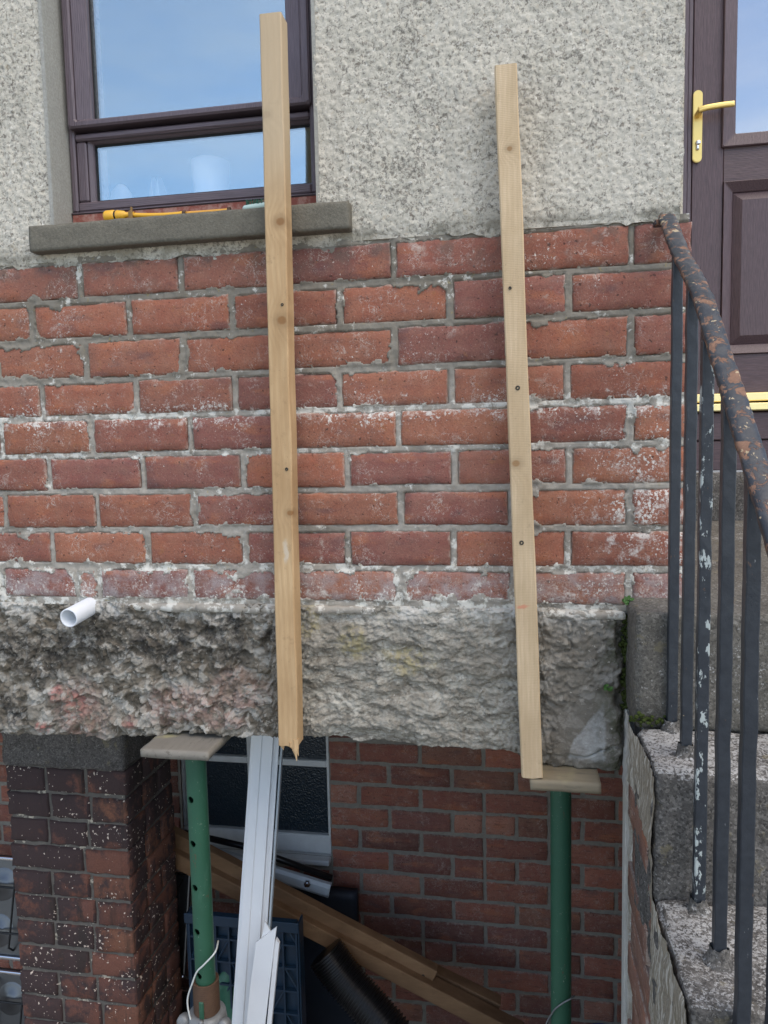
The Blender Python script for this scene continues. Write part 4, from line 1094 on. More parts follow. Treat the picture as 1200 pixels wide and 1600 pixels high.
lp = post('timber_post', LT, LB, .0445, .045, mwl, .006, 3.3, 'knotty square pine post with a splintered foot, strapped upright left of the batten', 'timber post', .004)
# torn fibres at the foot
bm = bmesh.new()
for k in range(11):
    x = LB.x+random.uniform(.002, .043); y = LB.y+random.uniform(.001, .03); L_ = random.uniform(.002, .007)
    sweep(bm, [(x, y, LB.z+.01), (x+random.uniform(-.001, .001), y, LB.z-L_*.4), (x+random.uniform(-.002, .003), y, LB.z-L_)], [.005, .0035, .0006], 5)
for dx, L_, r_ in ((.036, .034, .0075), (.040, .022, .005), (.031, .014, .006), (.007, .010, .005)):
    x = LB.x+dx; y = LB.y+.006
    sweep(bm, [(x, y, LB.z+.016), (x, y, LB.z-L_*.25), (x+.0015, y, LB.z-L_*.6), (x+.003, y-.001, LB.z-L_)], [r_, r_*.85, r_*.4, .0005], 6)
obj('splinters', bm, mwl, lp, kind='stuff')
RT, RB = Vector((at(772, 102, -.070).x, -.070, at(772, 102, -.070).z)), Vector((at(815, 1215, -.070).x, -.070, at(815, 1215, -.070).z))
rk_ = [(at(796, 232, -.07), .007), (at(806, 724, -.07), .010)]
mwr = m_wood('pale_sawn_batten', (.72, .555, .36), (.60, .435, .255), rk_, saw=95, paint=[(at(815, 948, -.07), .014, (.8, 0, 2.6), (.62, .22, .13))], ring=34)
rp2 = post('timber_batten', RT, RB, .0435, .040, mwr, .003, 8.1, 'pale sawn softwood batten fixed upright, its foot on the small board at right', 'timber batten')
def screw(par, px, py, Y, r=.0042):
    q = at(px, py, Y); bm = bmesh.new()
    lathe(bm, [(0, .0012), (r*.35, .0010), (r*.4, .0022), (r, .0030), (r*1.15, .0018), (r*1.2, -.004)], q+Vector((0, .0012, 0)), (0, -1, 0), 14)
    obj('screw', bm, MAT['screw'], par, True)
screw(rp2, 809, 606, RT.y); screw(rp2, 815, 848, RT.y); screw(rp2, 797, 450, RT.y, .0028)
screw(lp, 441, 476, LT.lerp(LB, .4).y, .0028); screw(lp, 448, 733, LT.lerp(LB, .62).y, .0032)

# ------------------------------------------------------------------ props and their pads
mold = m_wood('weathered_pad_board', (.27, .25, .205), (.20, .18, .145), weather=.95, axis=1, ring=18)
mold2 = m_wood('damp_pad_board', (.34, .285, .18), (.26, .21, .13), weather=.6, axis=0, ring=40)
pl, pr_ = at(218, 1170, -.085), at(325, 1175, -.085)
bm = rough_box(pl.x, pr_.x, -.085, .20, -1.1135, -1.094, .008, .0010, 20, .0015, 2, .0002)
obj('wooden_board', bm, mold, None, True, label='weathered grey board wedged over the left green prop', cat='board')
bl, b2 = at(828, 1219, -.074), at(940, 1222, -.074)
bm = rough_box(bl.x, b2.x, -.074, .24, -1.1435, -1.1215, .008, .0006, 20, .0015, 4, .0002)
obj('wooden_board', bm, mold2, None, True, label='pale greenish board on top of the right green prop', cat='board')

def tube_mesh(r0, r1, z0, z1, x, y, seg=40, holes=()):
    bm = bmesh.new(); R = lathe(bm, [(r0, z0), (r0, z1), (r1, z1), (r1, z0), (r0, z0)], (x, y, 0), seg=seg)
    bmesh.ops.remove_doubles(bm, verts=bm.verts, dist=1e-6); bmesh.ops.recalc_face_normals(bm, faces=bm.faces)
    me = bpy.data.meshes.new('tube'); bm.to_mesh(me); bm.free()
    if holes:
        o = bpy.data.objects.new('t', me); COL.objects.link(o)
        bm = bmesh.new()
        for hz, ang in holes:
            lathe_r = lathe(bm, [(.0085, -.1), (.0085, .1)], (x, y, hz), (math.sin(ang), -math.cos(ang), 0), 16)
            bm.faces.new(lathe_r[0][::-1]); bm.faces.new(lathe_r[1])
        bmesh.ops.recalc_face_normals(bm, faces=bm.faces)
        cm = bpy.data.meshes.new('c'); bm.to_mesh(cm); bm.free(); c = bpy.data.objects.new('c', cm); COL.objects.link(c)
        b = o.modifiers.new('b', 'BOOLEAN'); b.object = c; b.operation = 'DIFFERENCE'; b.solver = 'EXACT'
        dg = bpy.context.evaluated_depsgraph_get(); dg.update()
        me2 = bpy.data.meshes.new_from_object(o.evaluated_get(dg))
        bpy.data.objects.remove(o); bpy.data.objects.remove(c); me = me2
    return me
def prop(x, y, ztop, holes, zcollar, label):
    root = empty('steel_prop', (x, y, GZ), label=label, cat='steel prop', group='green adjustable props under the lintel')
    hs = [(z, rad(-18)) for z in holes]
    link('inner_tube', tube_mesh(.0242, .0205, zcollar-.15, ztop-.006, x, y, 40, hs), MAT['green'], root)
    bm = bmesh.new(); lathe(bm, [(0, ztop-.006), (.05, ztop-.006), (.05, ztop), (0, ztop)], (x, y, 0), seg=4)
    obj('head_plate', bm, MAT['green'], root)
    link('outer_tube', tube_mesh(.0302, .0246, GZ+.008, zcollar-.10, x, y), MAT['green'], root)
    bm = bmesh.new(); prof = []; zz = zcollar-.10
    while zz < zcollar: prof += [(.0295, zz), (.0318, zz+.0022), (.0295, zz+.0044)]; zz += .0052
    lathe(bm, [(.0246, zcollar-.1)]+prof+[(.0295, zcollar), (.0246, zcollar)], (x, y, 0), seg=40); obj('thread', bm, MAT['rust'], root, True)
    # slot in the thread, showing the tube
    bm = bmesh.new(); add_box(bm, x-.006, x+.006, y-.0335, y-.028, zcollar-.09, zcollar-.035, .002); obj('slot', bm, MAT['green'], root)
    # nut with two ears
    bm = bmesh.new(); zn = zcollar-.115
    lathe(bm, [(.0305, zn), (.046, zn), (.048, zn+.006), (.045, zn+.03), (.036, zn+.036), (.0305, zn+.036)], (x, y, 0), seg=24)
    for s in (-1, 1):
        lathe(bm, [(0, -.012), (.014, -.012), (.016, 0), (.014, .012), (.006, .014), (0, .014)], (x+s*.052, y-.02, zn+.018), (0, -1, .3), 16)
    obj('collar_nut', bm, MAT['zinc'], root, True)
    bm = bmesh.new(); sweep(bm, smoothcurve([(x-.02, y-.05, zn+.01), (x+.004, y-.06, zn+.03), (x+.012, y-.058, zn+.055)], 5), .006, 8); obj('nut_handle', bm, MAT['zinc'], root, True)
    bm = bmesh.new(); add_box(bm, x-.075, x+.075, y-.075, y+.075, GZ+.0005, GZ+.008); obj('base_plate', bm, MAT['green'], root)
    return root
lpx = at(311, 1300, .03).x
holes = [at(306+3.3*k, 1251+69*k, .006).z for k in range(5)]
prop(lpx, .03, -1.1145, holes, at(323, 1545, 0).z, 'green steel prop with drilled holes next to the sooty brick pier')
rx_ = (at(878, 1245, .15).x+at(875, 1590, .15).x)/2
prop(rx_, .15, -1.1445, [], GZ+.55, 'plain green steel prop under the right end of the lintel')
# cables hooked on the props
cp = [(341, 1470, .05), (336, 1488, .0), (318, 1508, -.008), (308, 1518, -.006), (301, 1535, -.004), (293, 1562, 0), (297, 1590, 0), (306, 1612, 0)]
bm = bmesh.new(); sweep(bm, smoothcurve([at(*c) for c in cp], 8), .0021, 8)
obj('cable', bm, MAT['wire'], None, True, label='thin white cable looped around the left green prop', cat='cable')
cp = [(897, 1556, .15), (893, 1560, .125), (880, 1567, .119), (868, 1576, .122), (862, 1584, .13), (855, 1596, .15), (850, 1612, .15)]
bm = bmesh.new(); sweep(bm, smoothcurve([at(*c) for c in cp], 8), .0019, 8)
obj('wire', bm, MAT['zinc'], None, True, label='bare wire twisted across the foot of the right green prop', cat='wire')

# ------------------------------------------------------------------ waste pipe
w0, w1 = at(140, 948, 0), at(107, 966, -.082)
bm = bmesh.new(); ax = (w1-w0)
L_ = ax.length; lathe(bm, [(.0215, -.05), (.0215, L_-.001), (.0205, L_), (.0190, L_), (.0182, L_-.001), (.0182, -.05)], w0, ax, 40)
obj('waste_pipe', bm, MAT['white_pvc'], None, True, label='short white plastic waste pipe poking out of the wall top of the lintel', cat='pipe')

# ------------------------------------------------------------------ undercroft: back wall, window, soffit
BY = 1.10
box('soffit', -3, 1.9, .361, BY+.2, -1.10, -1.0, MAT['plaster'], house)
box('side_wall', -3.0, -2.9, 0.4, BY, GZ, -1.1, MAT['mortar_in'], house)
box('side_wall', 1.50, 1.6, .031, BY, GZ, -1.1, MAT['mortar_in'], house)
bwall = empty('back_wall', (.4, BY, GZ)); bwall.parent = house; bwall.location = Vector((.4, BY, GZ))-house.location
bx1 = 1.50
wxr = at(514, 1250, BY).x; wxl = at(281, 1250, BY).x; wzb = at(450, 1332, BY).z
X, Z = grid_xz(-1.6, bx1, GZ, -1.10, .012)
cx = (X[:-1, :-1]+X[1:, 1:])/2; cz2 = (Z[:-1, :-1]+Z[1:, 1:])/2
keep = ~((cx > wxl) & (cx < wxr) & (cz2 > wzb))
sheet('mortar', X, BY+.006+(fbm(X*30, Z*30, 5, 3)-.5)*.006, Z, MAT['mortar_in'], bwall, keep)
back_meshes = {}
def back_brick(L):
    key = (round(L, 2), random.randint(0, 5))
    if key not in back_meshes: back_meshes[key] = brick_mesh(L, .074, .07, hash(key) % 9999, 8, 4, .005, .003, .003)
    return back_meshes[key]
# bed line surveyed: course edge through (715,1257) px
zref = at(690, 1199, BY).z
row = -3; 
PALB = [(.29, .095, .062), (.24, .08, .056), (.32, .11, .07), (.26, .088, .062), (.19, .07, .056), (.35, .15, .10)]
xref = at(807, 1270, BY).x
for row in range(-2, 19):
    zc_ = zref-HP*(row+.5)
    if zc_ > -1.12 or zc_ < GZ+.03: continue
    off_ = xref+(LP/2 if row % 2 else 0)
    for k in range(-14, 6):
        x0, x1 = off_+k*LP+.006, off_+(k+1)*LP-.006
        pieces = [(x0, x1)]
        if random.random() < .12: pieces = [(x0, (x0+x1)/2-.006), ((x0+x1)/2+.006, x1)]
        for a, b in pieces:
            if zc_ > wzb-.04:
                if a < wxr-.002 and b > wxr: a = wxr+.004
                elif b > wxl and a < wxl: b = wxl-.004
                elif a >= wxl and b <= wxr: continue
            b = min(b, bx1-.004)
            if b-a < .03 or b < -1.3: continue
            o = link('brick', back_brick(b-a), MAT['brick_in'], bwall, loc=((a+b)/2, BY+random.uniform(-.002, .003), zc_+random.uniform(-.0015, .0015)), smooth=True)
            o.color = lum_jit(random.choice(PALB), .34); o.rotation_euler = (random.uniform(-.015, .015), random.uniform(-.008, .008), 0)
# cellar window
cw = empty('cellar_window', ((wxl+wxr)/2, BY+.03, wzb)); cw.parent = house; cw.location = Vector(((wxl+wxr)/2, BY+.03, wzb))-house.location
CY = BY+.02
def Q(px, py): q = at(px, py, CY); return q.x, q.z
zr0, zr1 = Q(450, 1330)[1], Q(450, 1302)[1]; tr0, tr1 = Q(450, 1197)[1], Q(450, 1187)[1]
mx0, mx1 = Q(388, 1250)[0], Q(396, 1250)[0]
cxl, cxr = wxl-.0, wxr-.0
box('bottom_rail', cxl, cxr, CY, CY+.05, zr0, zr1, MAT['white_paint'], cw, .004)
box('jamb', cxr-.012, cxr, CY+.001, CY+.05, zr1+.0005, -1.1, MAT['white_paint'], cw, .003)
box('jamb', cxl, cxl+.012, CY+.001, CY+.05, zr1+.0005, -1.1, MAT['white_paint'], cw, .003)
box('mullion', mx0, mx1, CY+.002, CY+.05, zr1+.0005, -1.1, MAT['white_paint'], cw, .003)
for a, b in ((cxl+.0125, mx0-.0005), (mx1+.0005, cxr-.0125)):
    box('transom', a, b, CY+.003, CY+.05, tr0, tr1, MAT['white_paint'], cw, .003)
    box('pane', a, b, CY+.022, CY+.026, zr1+.0005, tr0-.0005, MAT['glass_old'], cw)
    box('pane', a, b, CY+.022, CY+.026, tr1+.0005, -1.1, MAT['glass_old'], cw)
box('sill', cxl-.02, cxr, CY-.05, CY+.05, zr0-.022, zr0-.001, MAT['white_paint'], cw, .004)
box('cellar_back', wxl-.1, wxr+.1, CY+.4, CY+.44, wzb-.2, -1.0, MAT['navy'], house)

# ------------------------------------------------------------------ brick pier
PY = .42
pier = empty('brick_pier', (-.4, PY, GZ), label='sooty dark brick pier with a stone cap under the left lintel', cat='pier')
px0 = at(8, 1200, PY).x; px1 = at(205, 1400, PY).x; PD = .31
def m_pierbrick():
    n = N('sooty_brick'); p = n.pos(); r = n.new('ShaderNodeCombineXYZ'); k = n.rnd(); n.lk(n.mul(k, 37.0), r.inputs[0]); n.lk(n.mul(k, 91.0), r.inputs[2])
    q = n.vadd(n.obj(), r.outputs[0]); x, y, z = n.xyz(p)
    c = n.mix(n.noise(q, 20, 4, .6), n.ocol(), (.20, .075, .045))
    gr = n.noise(q, 200, 3, .7); c = n.mix(n.lin(gr, .3, .7, .5, 0), c, (.05, .03, .026))
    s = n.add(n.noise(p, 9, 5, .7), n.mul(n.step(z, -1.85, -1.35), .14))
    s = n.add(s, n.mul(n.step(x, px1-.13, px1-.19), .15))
    s = n.add(s, n.mul(n.step(n.xyz(n.nrm())[0], .3, .8), n.lin(n.noise(n.mapv(p, (1, 1, .15)), 14, 4, .6), .35, .65, .02, .16)))  # right-facing side darkened by its normal: shade painted in with the soot
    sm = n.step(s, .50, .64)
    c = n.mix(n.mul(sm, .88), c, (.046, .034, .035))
    run = n.noise(n.mapv(p, (1, 1, .12)), 22, 4, .6); c = n.mix(n.mul(n.step(run, .56, .66), .5), c, (.035, .03, .025))
    lim = n.noise(p, 105, 2, .5); m = n.step(n.add(lim, n.lin(n.noise(p, 9, 3, .6), .4, .65, -.03, .065)), .69, .715)
    c = n.mix(m, c, (.66, .54, .44))
    n.color(c).rough(.9); n.bump(gr, .5, .002); n.bump(n.noise(q, 50, 4, .6), .5, .003)
    return n.m
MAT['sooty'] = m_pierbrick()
def m_piermortar():
    n = N('sooty_mortar'); p = n.pos(); a = n.noise(p, 50, 5, .7); b = n.noise(p, 14, 4, .6)
    c = n.mix(a, (.06, .053, .047), (.19, .17, .145)); c = n.mix(n.mul(n.step(n.noise(p, 24, 4, .7), .60, .66), .85), c, (.50, .44, .34))
    n.color(c).rough(.95); n.bump(a, .6, .003); return n.m
MAT['sooty_mortar'] = m_piermortar()
capb = at(100, 1200, PY).z
hp = .0845
pw_ = (px1-px0)/3
box('pier_core', px0+.008, px1-.008, PY+.008, PY+PD-.008, GZ, capb-.001, MAT['sooty_mortar'], pier)
pm = {}
def pier_brick(L, axis):
    key = (round(L, 3), random.randint(0, 4))
    if key not in pm: pm[key] = brick_mesh(L, hp-.011, .05, 3000+len(pm), 9, 5, .006, .003, .003)
    return pm[key]
PALP = [(.16, .078, .064), (.20, .092, .068), (.12, .064, .058), (.25, .12, .078), (.31, .145, .085)]
row = 0; z = capb-hp/2
while z > GZ+.02:
    cuts = [0, 1/3, 2/3, 1] if row % 2 == 0 else [0, .36, .70, 1] if row % 4 == 1 else [0, .62, 1]
    for a, b in zip(cuts, cuts[1:]):
        L_ = (b-a)*(px1-px0)-(.010 if 0 < a and b < 1 else .005)
        x = px0+(a+b)/2*(px1-px0)+(.0025 if a == 0 else -.0025 if b == 1 else 0)*-1
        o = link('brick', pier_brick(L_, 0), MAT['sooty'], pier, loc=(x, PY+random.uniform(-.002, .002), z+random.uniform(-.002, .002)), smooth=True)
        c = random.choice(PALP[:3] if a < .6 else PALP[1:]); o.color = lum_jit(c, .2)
    sc_ = [0, 1/3, 2/3, 1] if row % 2 else [.0, .36, 1]
    for a, b in zip(sc_, sc_[1:]):
        L_ = (b-a)*PD-.010
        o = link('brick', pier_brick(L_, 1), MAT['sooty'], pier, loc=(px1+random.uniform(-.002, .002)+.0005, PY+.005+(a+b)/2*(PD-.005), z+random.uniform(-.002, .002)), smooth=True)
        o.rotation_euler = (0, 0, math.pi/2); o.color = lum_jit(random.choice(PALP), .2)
    for a, b in ((0, .5), (.5, 1)):
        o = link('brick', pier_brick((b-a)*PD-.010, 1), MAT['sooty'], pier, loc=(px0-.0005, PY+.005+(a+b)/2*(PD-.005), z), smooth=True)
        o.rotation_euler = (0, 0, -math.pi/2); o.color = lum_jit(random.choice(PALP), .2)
    z -= hp; row += 1
MAT['capstone'] = m_concrete('dark_capstone', (.06, .053, .05), (.185, .17, .155), .45, agg=.9)
bm = rough_box(px0-.004, px1+.002, PY-.009, PY+PD+.01, capb+.001, capb+.135, .012, .005, 14, .008, 9, .0015); obj('cap_stone', bm, MAT['capstone'], pier, True)
bm = rough_box(px0-.0, px1-.002, PY+.03, PY+PD, capb+.138, -1.1005, .02, .008, 10, .01, 8, .002); obj('bearing_block', bm, MAT['lintel'], pier, True)

# ------------------------------------------------------------------ clutter in the undercroft
# white window profile, long, leaning
def extrude_profile(bm, prof, a, b, xdir):
    """prof (u,w): u along xdir, w towards the back; from a to b"""
    a, b = Vector(a), Vector(b); t = (b-a).normalized(); x = (Vector(xdir)-t*Vector(xdir).dot(t)).normalized(); y = t.cross(x)
    if y.y < 0: y = -y
    A = [bm.verts.new(a+x*u+y*w_) for u, w_ in prof]; B = [bm.verts.new(b+x*u+y*w_) for u, w_ in prof]
    n = len(A)
    for k in range(n): bm.faces.new((A[k], A[(k+1) % n], B[(k+1) % n], B[k]))
    bm.faces.new(A[::-1]); bm.faces.new(B); bmesh.ops.recalc_face_normals(bm, faces=bm.faces)
pt, pb = at(394, 1130, .36), at(362, 1600, .22)
wd = at(427, 1200, .35).x-at(393, 1200, .35).x
dirv = (pb-pt).normalized(); pb2 = pb+dirv*((pb.z-GZ-.02)/abs(dirv.z))
pt2 = pt-dirv*.04
prof = [(0, 0), (wd*.16, -.004), (wd*.5, -.004), (wd*.54, -.001), (wd, -.001), (wd, .012), (wd+.014, .012), (wd+.014, .017), (wd-.004, .017), (wd-.004, .004), (.004, .004), (.004, .02), (0, .02)]
strip = empty('pvc_trim', (pb2.x, pb2.y, GZ), label='long white plastic window trim leaning beside the left prop', cat='plastic trim')
bm = bmesh.new(); extrude_profile(bm, prof, pt2, pb2, (1, 0, 0)); obj('trim_face', bm, MAT['white_pvc'], strip)
bm = bmesh.new(); off = Vector((wd+.0155, .010, 0)); extrude_profile(bm, [(0, 0), (.006, -.002), (.006, .010), (0, .012)], pt2+off+Vector((0, 0, -.05)), pb2+off, (1, 0, 0)); obj('trim_lip', bm, MAT['alloy'], strip)
# broken short piece in front
st_ = empty('broken_trim', (at(400, 1600, .17).x, .17, GZ), label='short broken white plastic trim with a jagged top in front of the longer trim', cat='plastic trim')
def plane_piece(pxs, Y, slope, th, name, mat, par):
    """outline surveyed in the photo on a leaning plane, given thickness"""
    bm = bmesh.new(); vs = [at(px, py, Y+(1440-py)*slope) for px, py in pxs]
    A = [bm.verts.new(v) for v in vs]; B = [bm.verts.new(v+Vector((0, th, 0))) for v in vs]; n = len(A)
    bm.faces.new(A); bm.faces.new(B[::-1])
    for k in range(n): bm.faces.new((A[(k+1) % n], A[k], B[k], B[(k+1) % n]))
    bmesh.ops.recalc_face_normals(bm, faces=bm.faces); return obj(name, bm, mat, par)
plane_piece([(400, 1473), (432, 1449), (428, 1480), (414, 1600), (406, 1660), (379, 1660), (391, 1540)], .20, .0002, .006, 'trim_face', MAT['white_pvc'], st_)
plane_piece([(409, 1464), (414, 1440), (423, 1455.5), (420, 1458)], .206, .0002, .004, 'trim_tooth', MAT['white_pvc'], st_)
plane_piece([(431, 1467), (436, 1475), (424, 1600), (418, 1660), (409, 1660), (417, 1600), (428.6, 1480)], .207, .0002, .010, 'trim_flange', MAT['white_pvc'], st_)

# diagonal timbers
mt1 = m_wood('brown_joist', (.34, .20, .105), (.23, .13, .065), axis=0, ring=30)
def beam(a, b, h, d, label, mat=mt1, hole=None, name='timber_beam'):
    a, b = Vector(a), Vector(b); t = (b-a); L_ = t.length; t.normalize()
    y = Vector((0, 1, 0)); y = (y-t*y.dot(t)).normalized(); z = t.cross(y)
    if z.z < 0: z = -z
    m = Matrix((t.to_4d(), y.to_4d(), z.to_4d(), (0, 0, 0, 1))).transposed(); m.translation = a
    for i in range(3): m[3][i] = 0
    bm = bmesh.new(); add_box(bm, 0, L_, 0, d, -h, 0, .004, m, 2)
    bmesh.ops.recalc_face_normals(bm, faces=bm.faces)
    o = obj(name, bm, mat, None, label=label, cat='timber beam', group='timber beams stored under the lintel')
    return o, m, L_
yb_ = .80
b1, m1, L1 = beam(at(262, 1296, yb_), at(684, 1519, yb_), .058, .04, 'upper brown beam with a bolt hole near its lower end')
q = at(661, 1525, yb_)
bm = bmesh.new(); lathe(bm, [(0, .0005), (.006, .0005), (.006, -.003)], q+Vector((0, -.0005, 0)), (0, -1, 0), 14); obj('bolt_hole', bm, MAT['iron'], b1)
b2_, m2, L2 = beam(at(252, 1322, yb_-.03), at(820, 1618, yb_-.03), .055, .06, 'longest brown beam, lowest of the three leaning in the undercroft')
b3_, m3, L3 = beam(at(560, 1462, yb_+.045), at(783, 1571, yb_+.045), .045, .05, 'short brown beam whose rounded end shows past the bolt hole')
# plastic track with a bolt, and a black tube above it
tk = empty('plastic_track', at(470, 1380, .93), label='cloudy grey plastic track with a bolt, lying below the cellar window', cat='plastic track')
a_, b_ = at(330, 1325, .93), at(517, 1383, .93)
bm = bmesh.new(); extrude_profile(bm, [(0, 0), (.012, -.008), (.040, -.008), (.052, 0), (.052, .015), (.044, .015), (.044, .004), (.008, .004), (.008, .015), (0, .015)], a_, b_, (0, 0, -1)); obj('track_body', bm, MAT['alloy'], tk)
q = at(480, 1381, .918); bm = bmesh.new(); lathe(bm, [(0, .010), (.006, .010), (.006, .004), (.012, .004), (.013, 0), (.013, -.006)], q, (.1, -1, .1), 6); obj('bolt', bm, MAT['chrome'], tk)
bm = bmesh.new(); sweep(bm, [at(240, 1290, .985), at(380, 1322, .985), at(519, 1372, .985)], .012, 12); obj('black_tube', bm, MAT['black_pl'], None, True, label='thin black tube sloping just above the cloudy plastic track', cat='tube')
# dark board standing under the window
bm = rough_box(at(390, 1400, 1.02).x, at(557, 1400, 1.02).x, 1.02, 1.06, at(500, 1600, 1.02).z-.1, at(500, 1392, 1.02).z, .03, .002, 8, .004, 3)
obj('slate_board', bm, MAT['navy'], None, True, label='dark slate coloured board standing behind the leaning beams', cat='board')
# blue crate
crx0, crx1 = at(415, 1450, .55).x, at(462, 1450, .55).x
crz1 = at(450, 1442, .55).z
crx0 = crx1-.36
crate = empty('plastic_crate', ((crx0+crx1)/2, .7, GZ), label='dark blue latticed plastic crate behind the broken white trim', cat='crate')
czb = crz1-.62
def lattice(x0, x1, z0, z1, y, nx, nz, t=.006, d=.016):
    bm = bmesh.new()
    for i in range(nx+1): x = x0+(x1-x0)*i/nx; add_box(bm, x-t/2, x+t/2, y, y+d, z0, z1)
    for k in range(nz+1): z = z0+(z1-z0)*k/nz; add_box(bm, x0, x1, y+.001, y+d-.001, z-t/2, z+t/2)
    for i in range(nx):
        for k in range(nz):
            if (i+k) % 2: continue
            a = Vector((x0+(x1-x0)*i/nx, y+d/2, z0+(z1-z0)*k/nz)); b = Vector((x0+(x1-x0)*(i+1)/nx, y+d/2, z0+(z1-z0)*(k+1)/nz))
            if i % 2: a.z, b.z = b.z, a.z
            sweep(bm, [a, b], .0035, 6)
    return bm
obj('crate_front', lattice(crx0, crx1, czb, crz1, .55, 8, 8), MAT['crate'], crate)
box('crate_panel', crx0, crx1, .568, .572, czb, crz1, MAT['crate'], crate)
box('crate_side', crx1+.004, crx1+.010, .552, .60, czb, crz1, MAT['crate'], crate, .002)
box('crate_side', crx0-.010, crx0-.004, .552, .60, czb, crz1, MAT['crate'], crate, .002)
bm = bmesh.new(); add_box(bm, crx0-.012, crx1+.012, .543, .549, crz1-.03, crz1+.004, .002); obj('crate_rim', bm, MAT['crate'], crate)
box('crate_base', crx0, crx1, .575, .70, czb-.02, czb-.003, MAT['crate'], crate)
box('crate_foot', crx0, crx1, .575, .70, GZ, czb-.021, MAT['crate'], crate)
# black corrugated hose
bm = bmesh.new(); cpts = smoothcurve([at(508, 1488, .72), at(540, 1532, .70), at(585, 1582, .66), at(640, 1650, .6), at(700, 1740, .55)], 24)
rr = [.060+.0045*math.cos(i*math.pi*.999) for i in range(len(cpts))]
fine = []; 
cp2 = smoothcurve(cpts[::6]+[cpts[-1]], 12)
cp2 = cp2[::1]
sweep(bm, cp2, [.061+.0045*math.sin(i*math.pi/2) for i in range(len(cp2))], 28)
obj('corrugated_hose', bm, MAT['black_pl'], None, True, label='fat black corrugated hose sloping below the brown beams', cat='hose')
# dark green sack behind the prop
bm = bmesh.new(); bmesh.ops.create_icosphere(bm, subdivisions=4, radius=1)
c0 = at(350, 1560, .62)
for v_ in bm.verts:
    p = v_.co.copy(); f = 1+.18*mn.noise(p*2.2)+.10*mn.noise(p*6)+.04*abs(mn.noise(p*14))
    v_.co = Vector((p.x*.11*f+c0.x, p.y*.09*f+c0.y, max(-1, p.z)*.36*f+c0.z-.15))
obj('garden_sack', bm, MAT['green_pl'], None, True, label='dark green crumpled plastic sack between the left prop and white trim', cat='sack')
# steel hobs stacked behind the pier
def hob(zt, tilt, label):
    x0, x1 = at(-20, 1400, .86).x, at(298, 1370, .86).x
    root = empty('steel_hob', ((x0+x1)/2, .9, zt-.45), label=label, cat='hob', group='steel hobs stored behind the brick pier')
    m = Matrix.Translation(((x0+x1)/2, .86, zt)) @ Matrix.Rotation(rad(tilt), 4, 'X')
    W = (x1-x0)/2; H = .36
    bm = bmesh.new(); add_box(bm, -W, W, 0, .02, -H, 0, .006, m, 2); obj('hob_plate', bm, MAT['steel'], root)
    bm = bmesh.new(); add_box(bm, -W, W, -.012, -.0005, -.012, 0, .004, m, 2); add_box(bm, -W, W, -.012, -.0005, -H, -H+.012, .004, m, 2); obj('hob_lip', bm, MAT['chrome'], root)
    for sx in (-.78, .0, .78):
        for sz in (-.28, -.74):
            bm = bmesh.new(); lathe(bm, [(0, .006), (.022, .006), (.026, .003), (.05, .0015), (.06, -.001)], (sx*W, -.001, sz*H), (0, -1, 0), 24)
            bmesh.ops.transform(bm, verts=bm.verts, matrix=m); obj('burner', bm, MAT['steel'], root, True)
    bm = bmesh.new()
    for k in range(7):
        x = -W*.93+k*W*1.86/6; sweep(bm, [m @ Vector((x, -.001, -.03)), m @ Vector((x, -.03, -.05)), m @ Vector((x, -.03, -H+.05)), m @ Vector((x, -.001, -H+.03))], .004, 6)
    for z_ in (-.10, -H+.10): sweep(bm, [m @ Vector((-W*.93, -.03, z_)), m @ Vector((W*.93, -.03, z_))], .004, 6)
    obj('pan_support', bm, MAT['iron'], root)
hob(at(10, 1338, .86).z, -14, 'upper shiny steel hob with pan supports behind the sooty pier')
hob(at(10, 1534, .80).z, -14, 'lower steel hob with pan supports behind the sooty pier')
box('hob_shelf', at(-20, 1400, .86).x, at(290, 1370, .86).x, .74, 1.02, GZ, at(10, 1534, .80).z-.40, MAT['navy'], None, .004, label='low dark plinth supporting the steel hobs', cat='plinth') if False else None
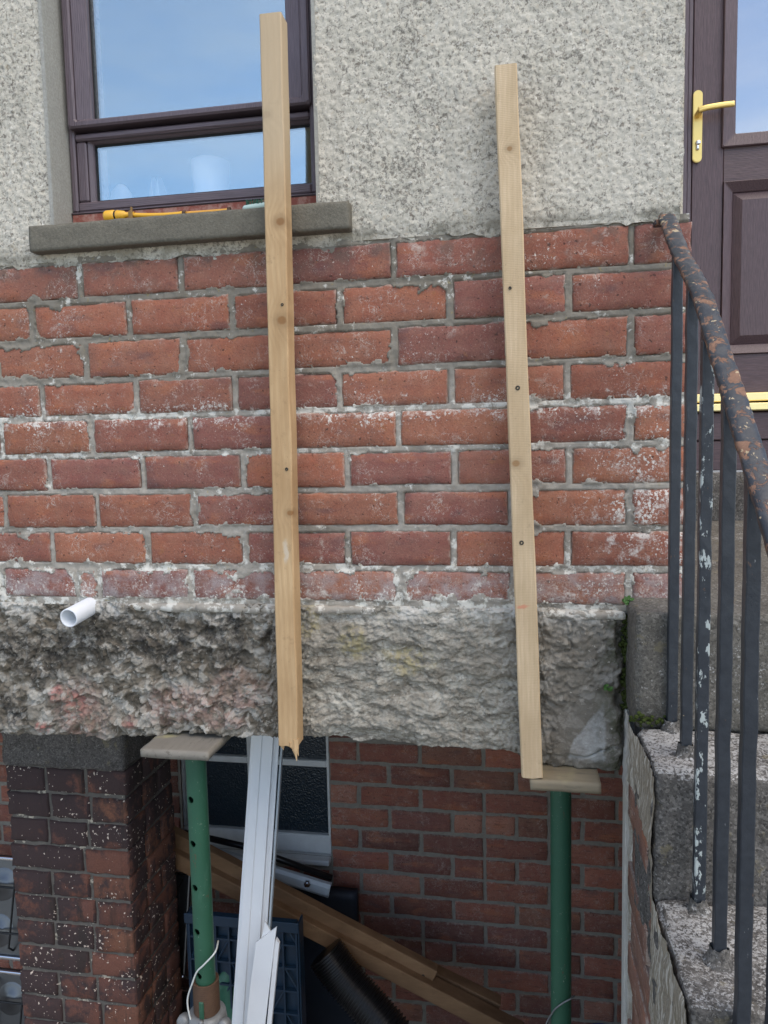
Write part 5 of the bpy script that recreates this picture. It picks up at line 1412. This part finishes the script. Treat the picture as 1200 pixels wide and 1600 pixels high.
# blue tub on the floor near the right prop
q = at(930, 1650, .95); 
bk = empty('blue_bucket', (q.x, .95, GZ), label='blue plastic bucket on the undercroft floor right of the plain prop', cat='bucket')
hb = q.z-GZ
bm = bmesh.new(); lathe(bm, [(0, .004), (.075, .004), (.075, 0), (.08, 0), (.10, hb-.015), (.096, hb-.015), (.078, .006)], (q.x+.05, .95+.05, GZ+.001), seg=32); obj('bucket_body', bm, MAT['blue'], bk, True)
bm = bmesh.new(); lathe(bm, [(.097, hb-.014), (.108, hb-.012), (.108, hb), (.097, hb), (.097, hb-.014)], (q.x+.05, 1.0, GZ+.001), seg=32); obj('bucket_rim', bm, MAT['blue'], bk, True)

# ------------------------------------------------------------------ weeds and moss in the joint beside the steps
def weed(px, py, Y, n, r, label):
    c = at(px, py, Y); bm = bmesh.new()
    for k in range(n):
        a = random.uniform(0, math.tau); tip = c+Vector((math.cos(a)*random.uniform(.3, 1)*r, -random.uniform(.004, .014), math.sin(a)*random.uniform(.2, .9)*r+.004))
        sweep(bm, [c, (c+tip)/2+Vector((0, -.003, .001)), tip], .0005, 4)
        s = random.uniform(.0022, .0042); ang = random.uniform(0, math.tau)
        n_ = Vector((random.uniform(-.5, .5), -1, random.uniform(-.1, .8))).normalized(); u = n_.cross(Vector((math.cos(ang), 0, math.sin(ang)))).normalized(); v = n_.cross(u)
        vs = [bm.verts.new(tip+u*s*1.3*math.cos(t)+v*s*math.sin(t)*(1 if t < math.pi else .9)-n_*.001*math.sin(t)**2) for t in [i*math.tau/7 for i in range(7)]]
        bm.faces.new(vs)
    obj('weed', bm, MAT['leaf'], None, label=label, cat='weed')
weed(981, 941, -.02, 18, .009, 'tiny bright green weed at the brick corner above the lintel end')
weed(948, 1076, -.02, 10, .010, 'small dark green weed in the mossy crack beside the lintel repair')
bm = bmesh.new()
for k in range(420):
    if k < 260: px, py = 978+random.gauss(0, 4), random.uniform(955, 1110)
    elif k < 340: px, py = random.uniform(890, 985), 1075+random.gauss(0, 9)
    else: px, py = random.uniform(985, 1045), 1124+random.gauss(0, 5)
    Y = .012 if k < 340 else -.115-random.uniform(0, .01)
    c = at(px, py, Y+random.uniform(-.012, .008)); s = random.uniform(.002, .0055)
    r = bmesh.ops.create_icosphere(bm, subdivisions=1, radius=s)
    for v_ in r['verts']: v_.co = c+Vector((v_.co.x*random.uniform(.7, 1.3), v_.co.y*.8, v_.co.z*random.uniform(.5, 1.2)))
obj('moss', bm, MAT['moss'], None, False, kind='stuff', label='dark moss growing in the joint between lintel and steps', cat='moss')
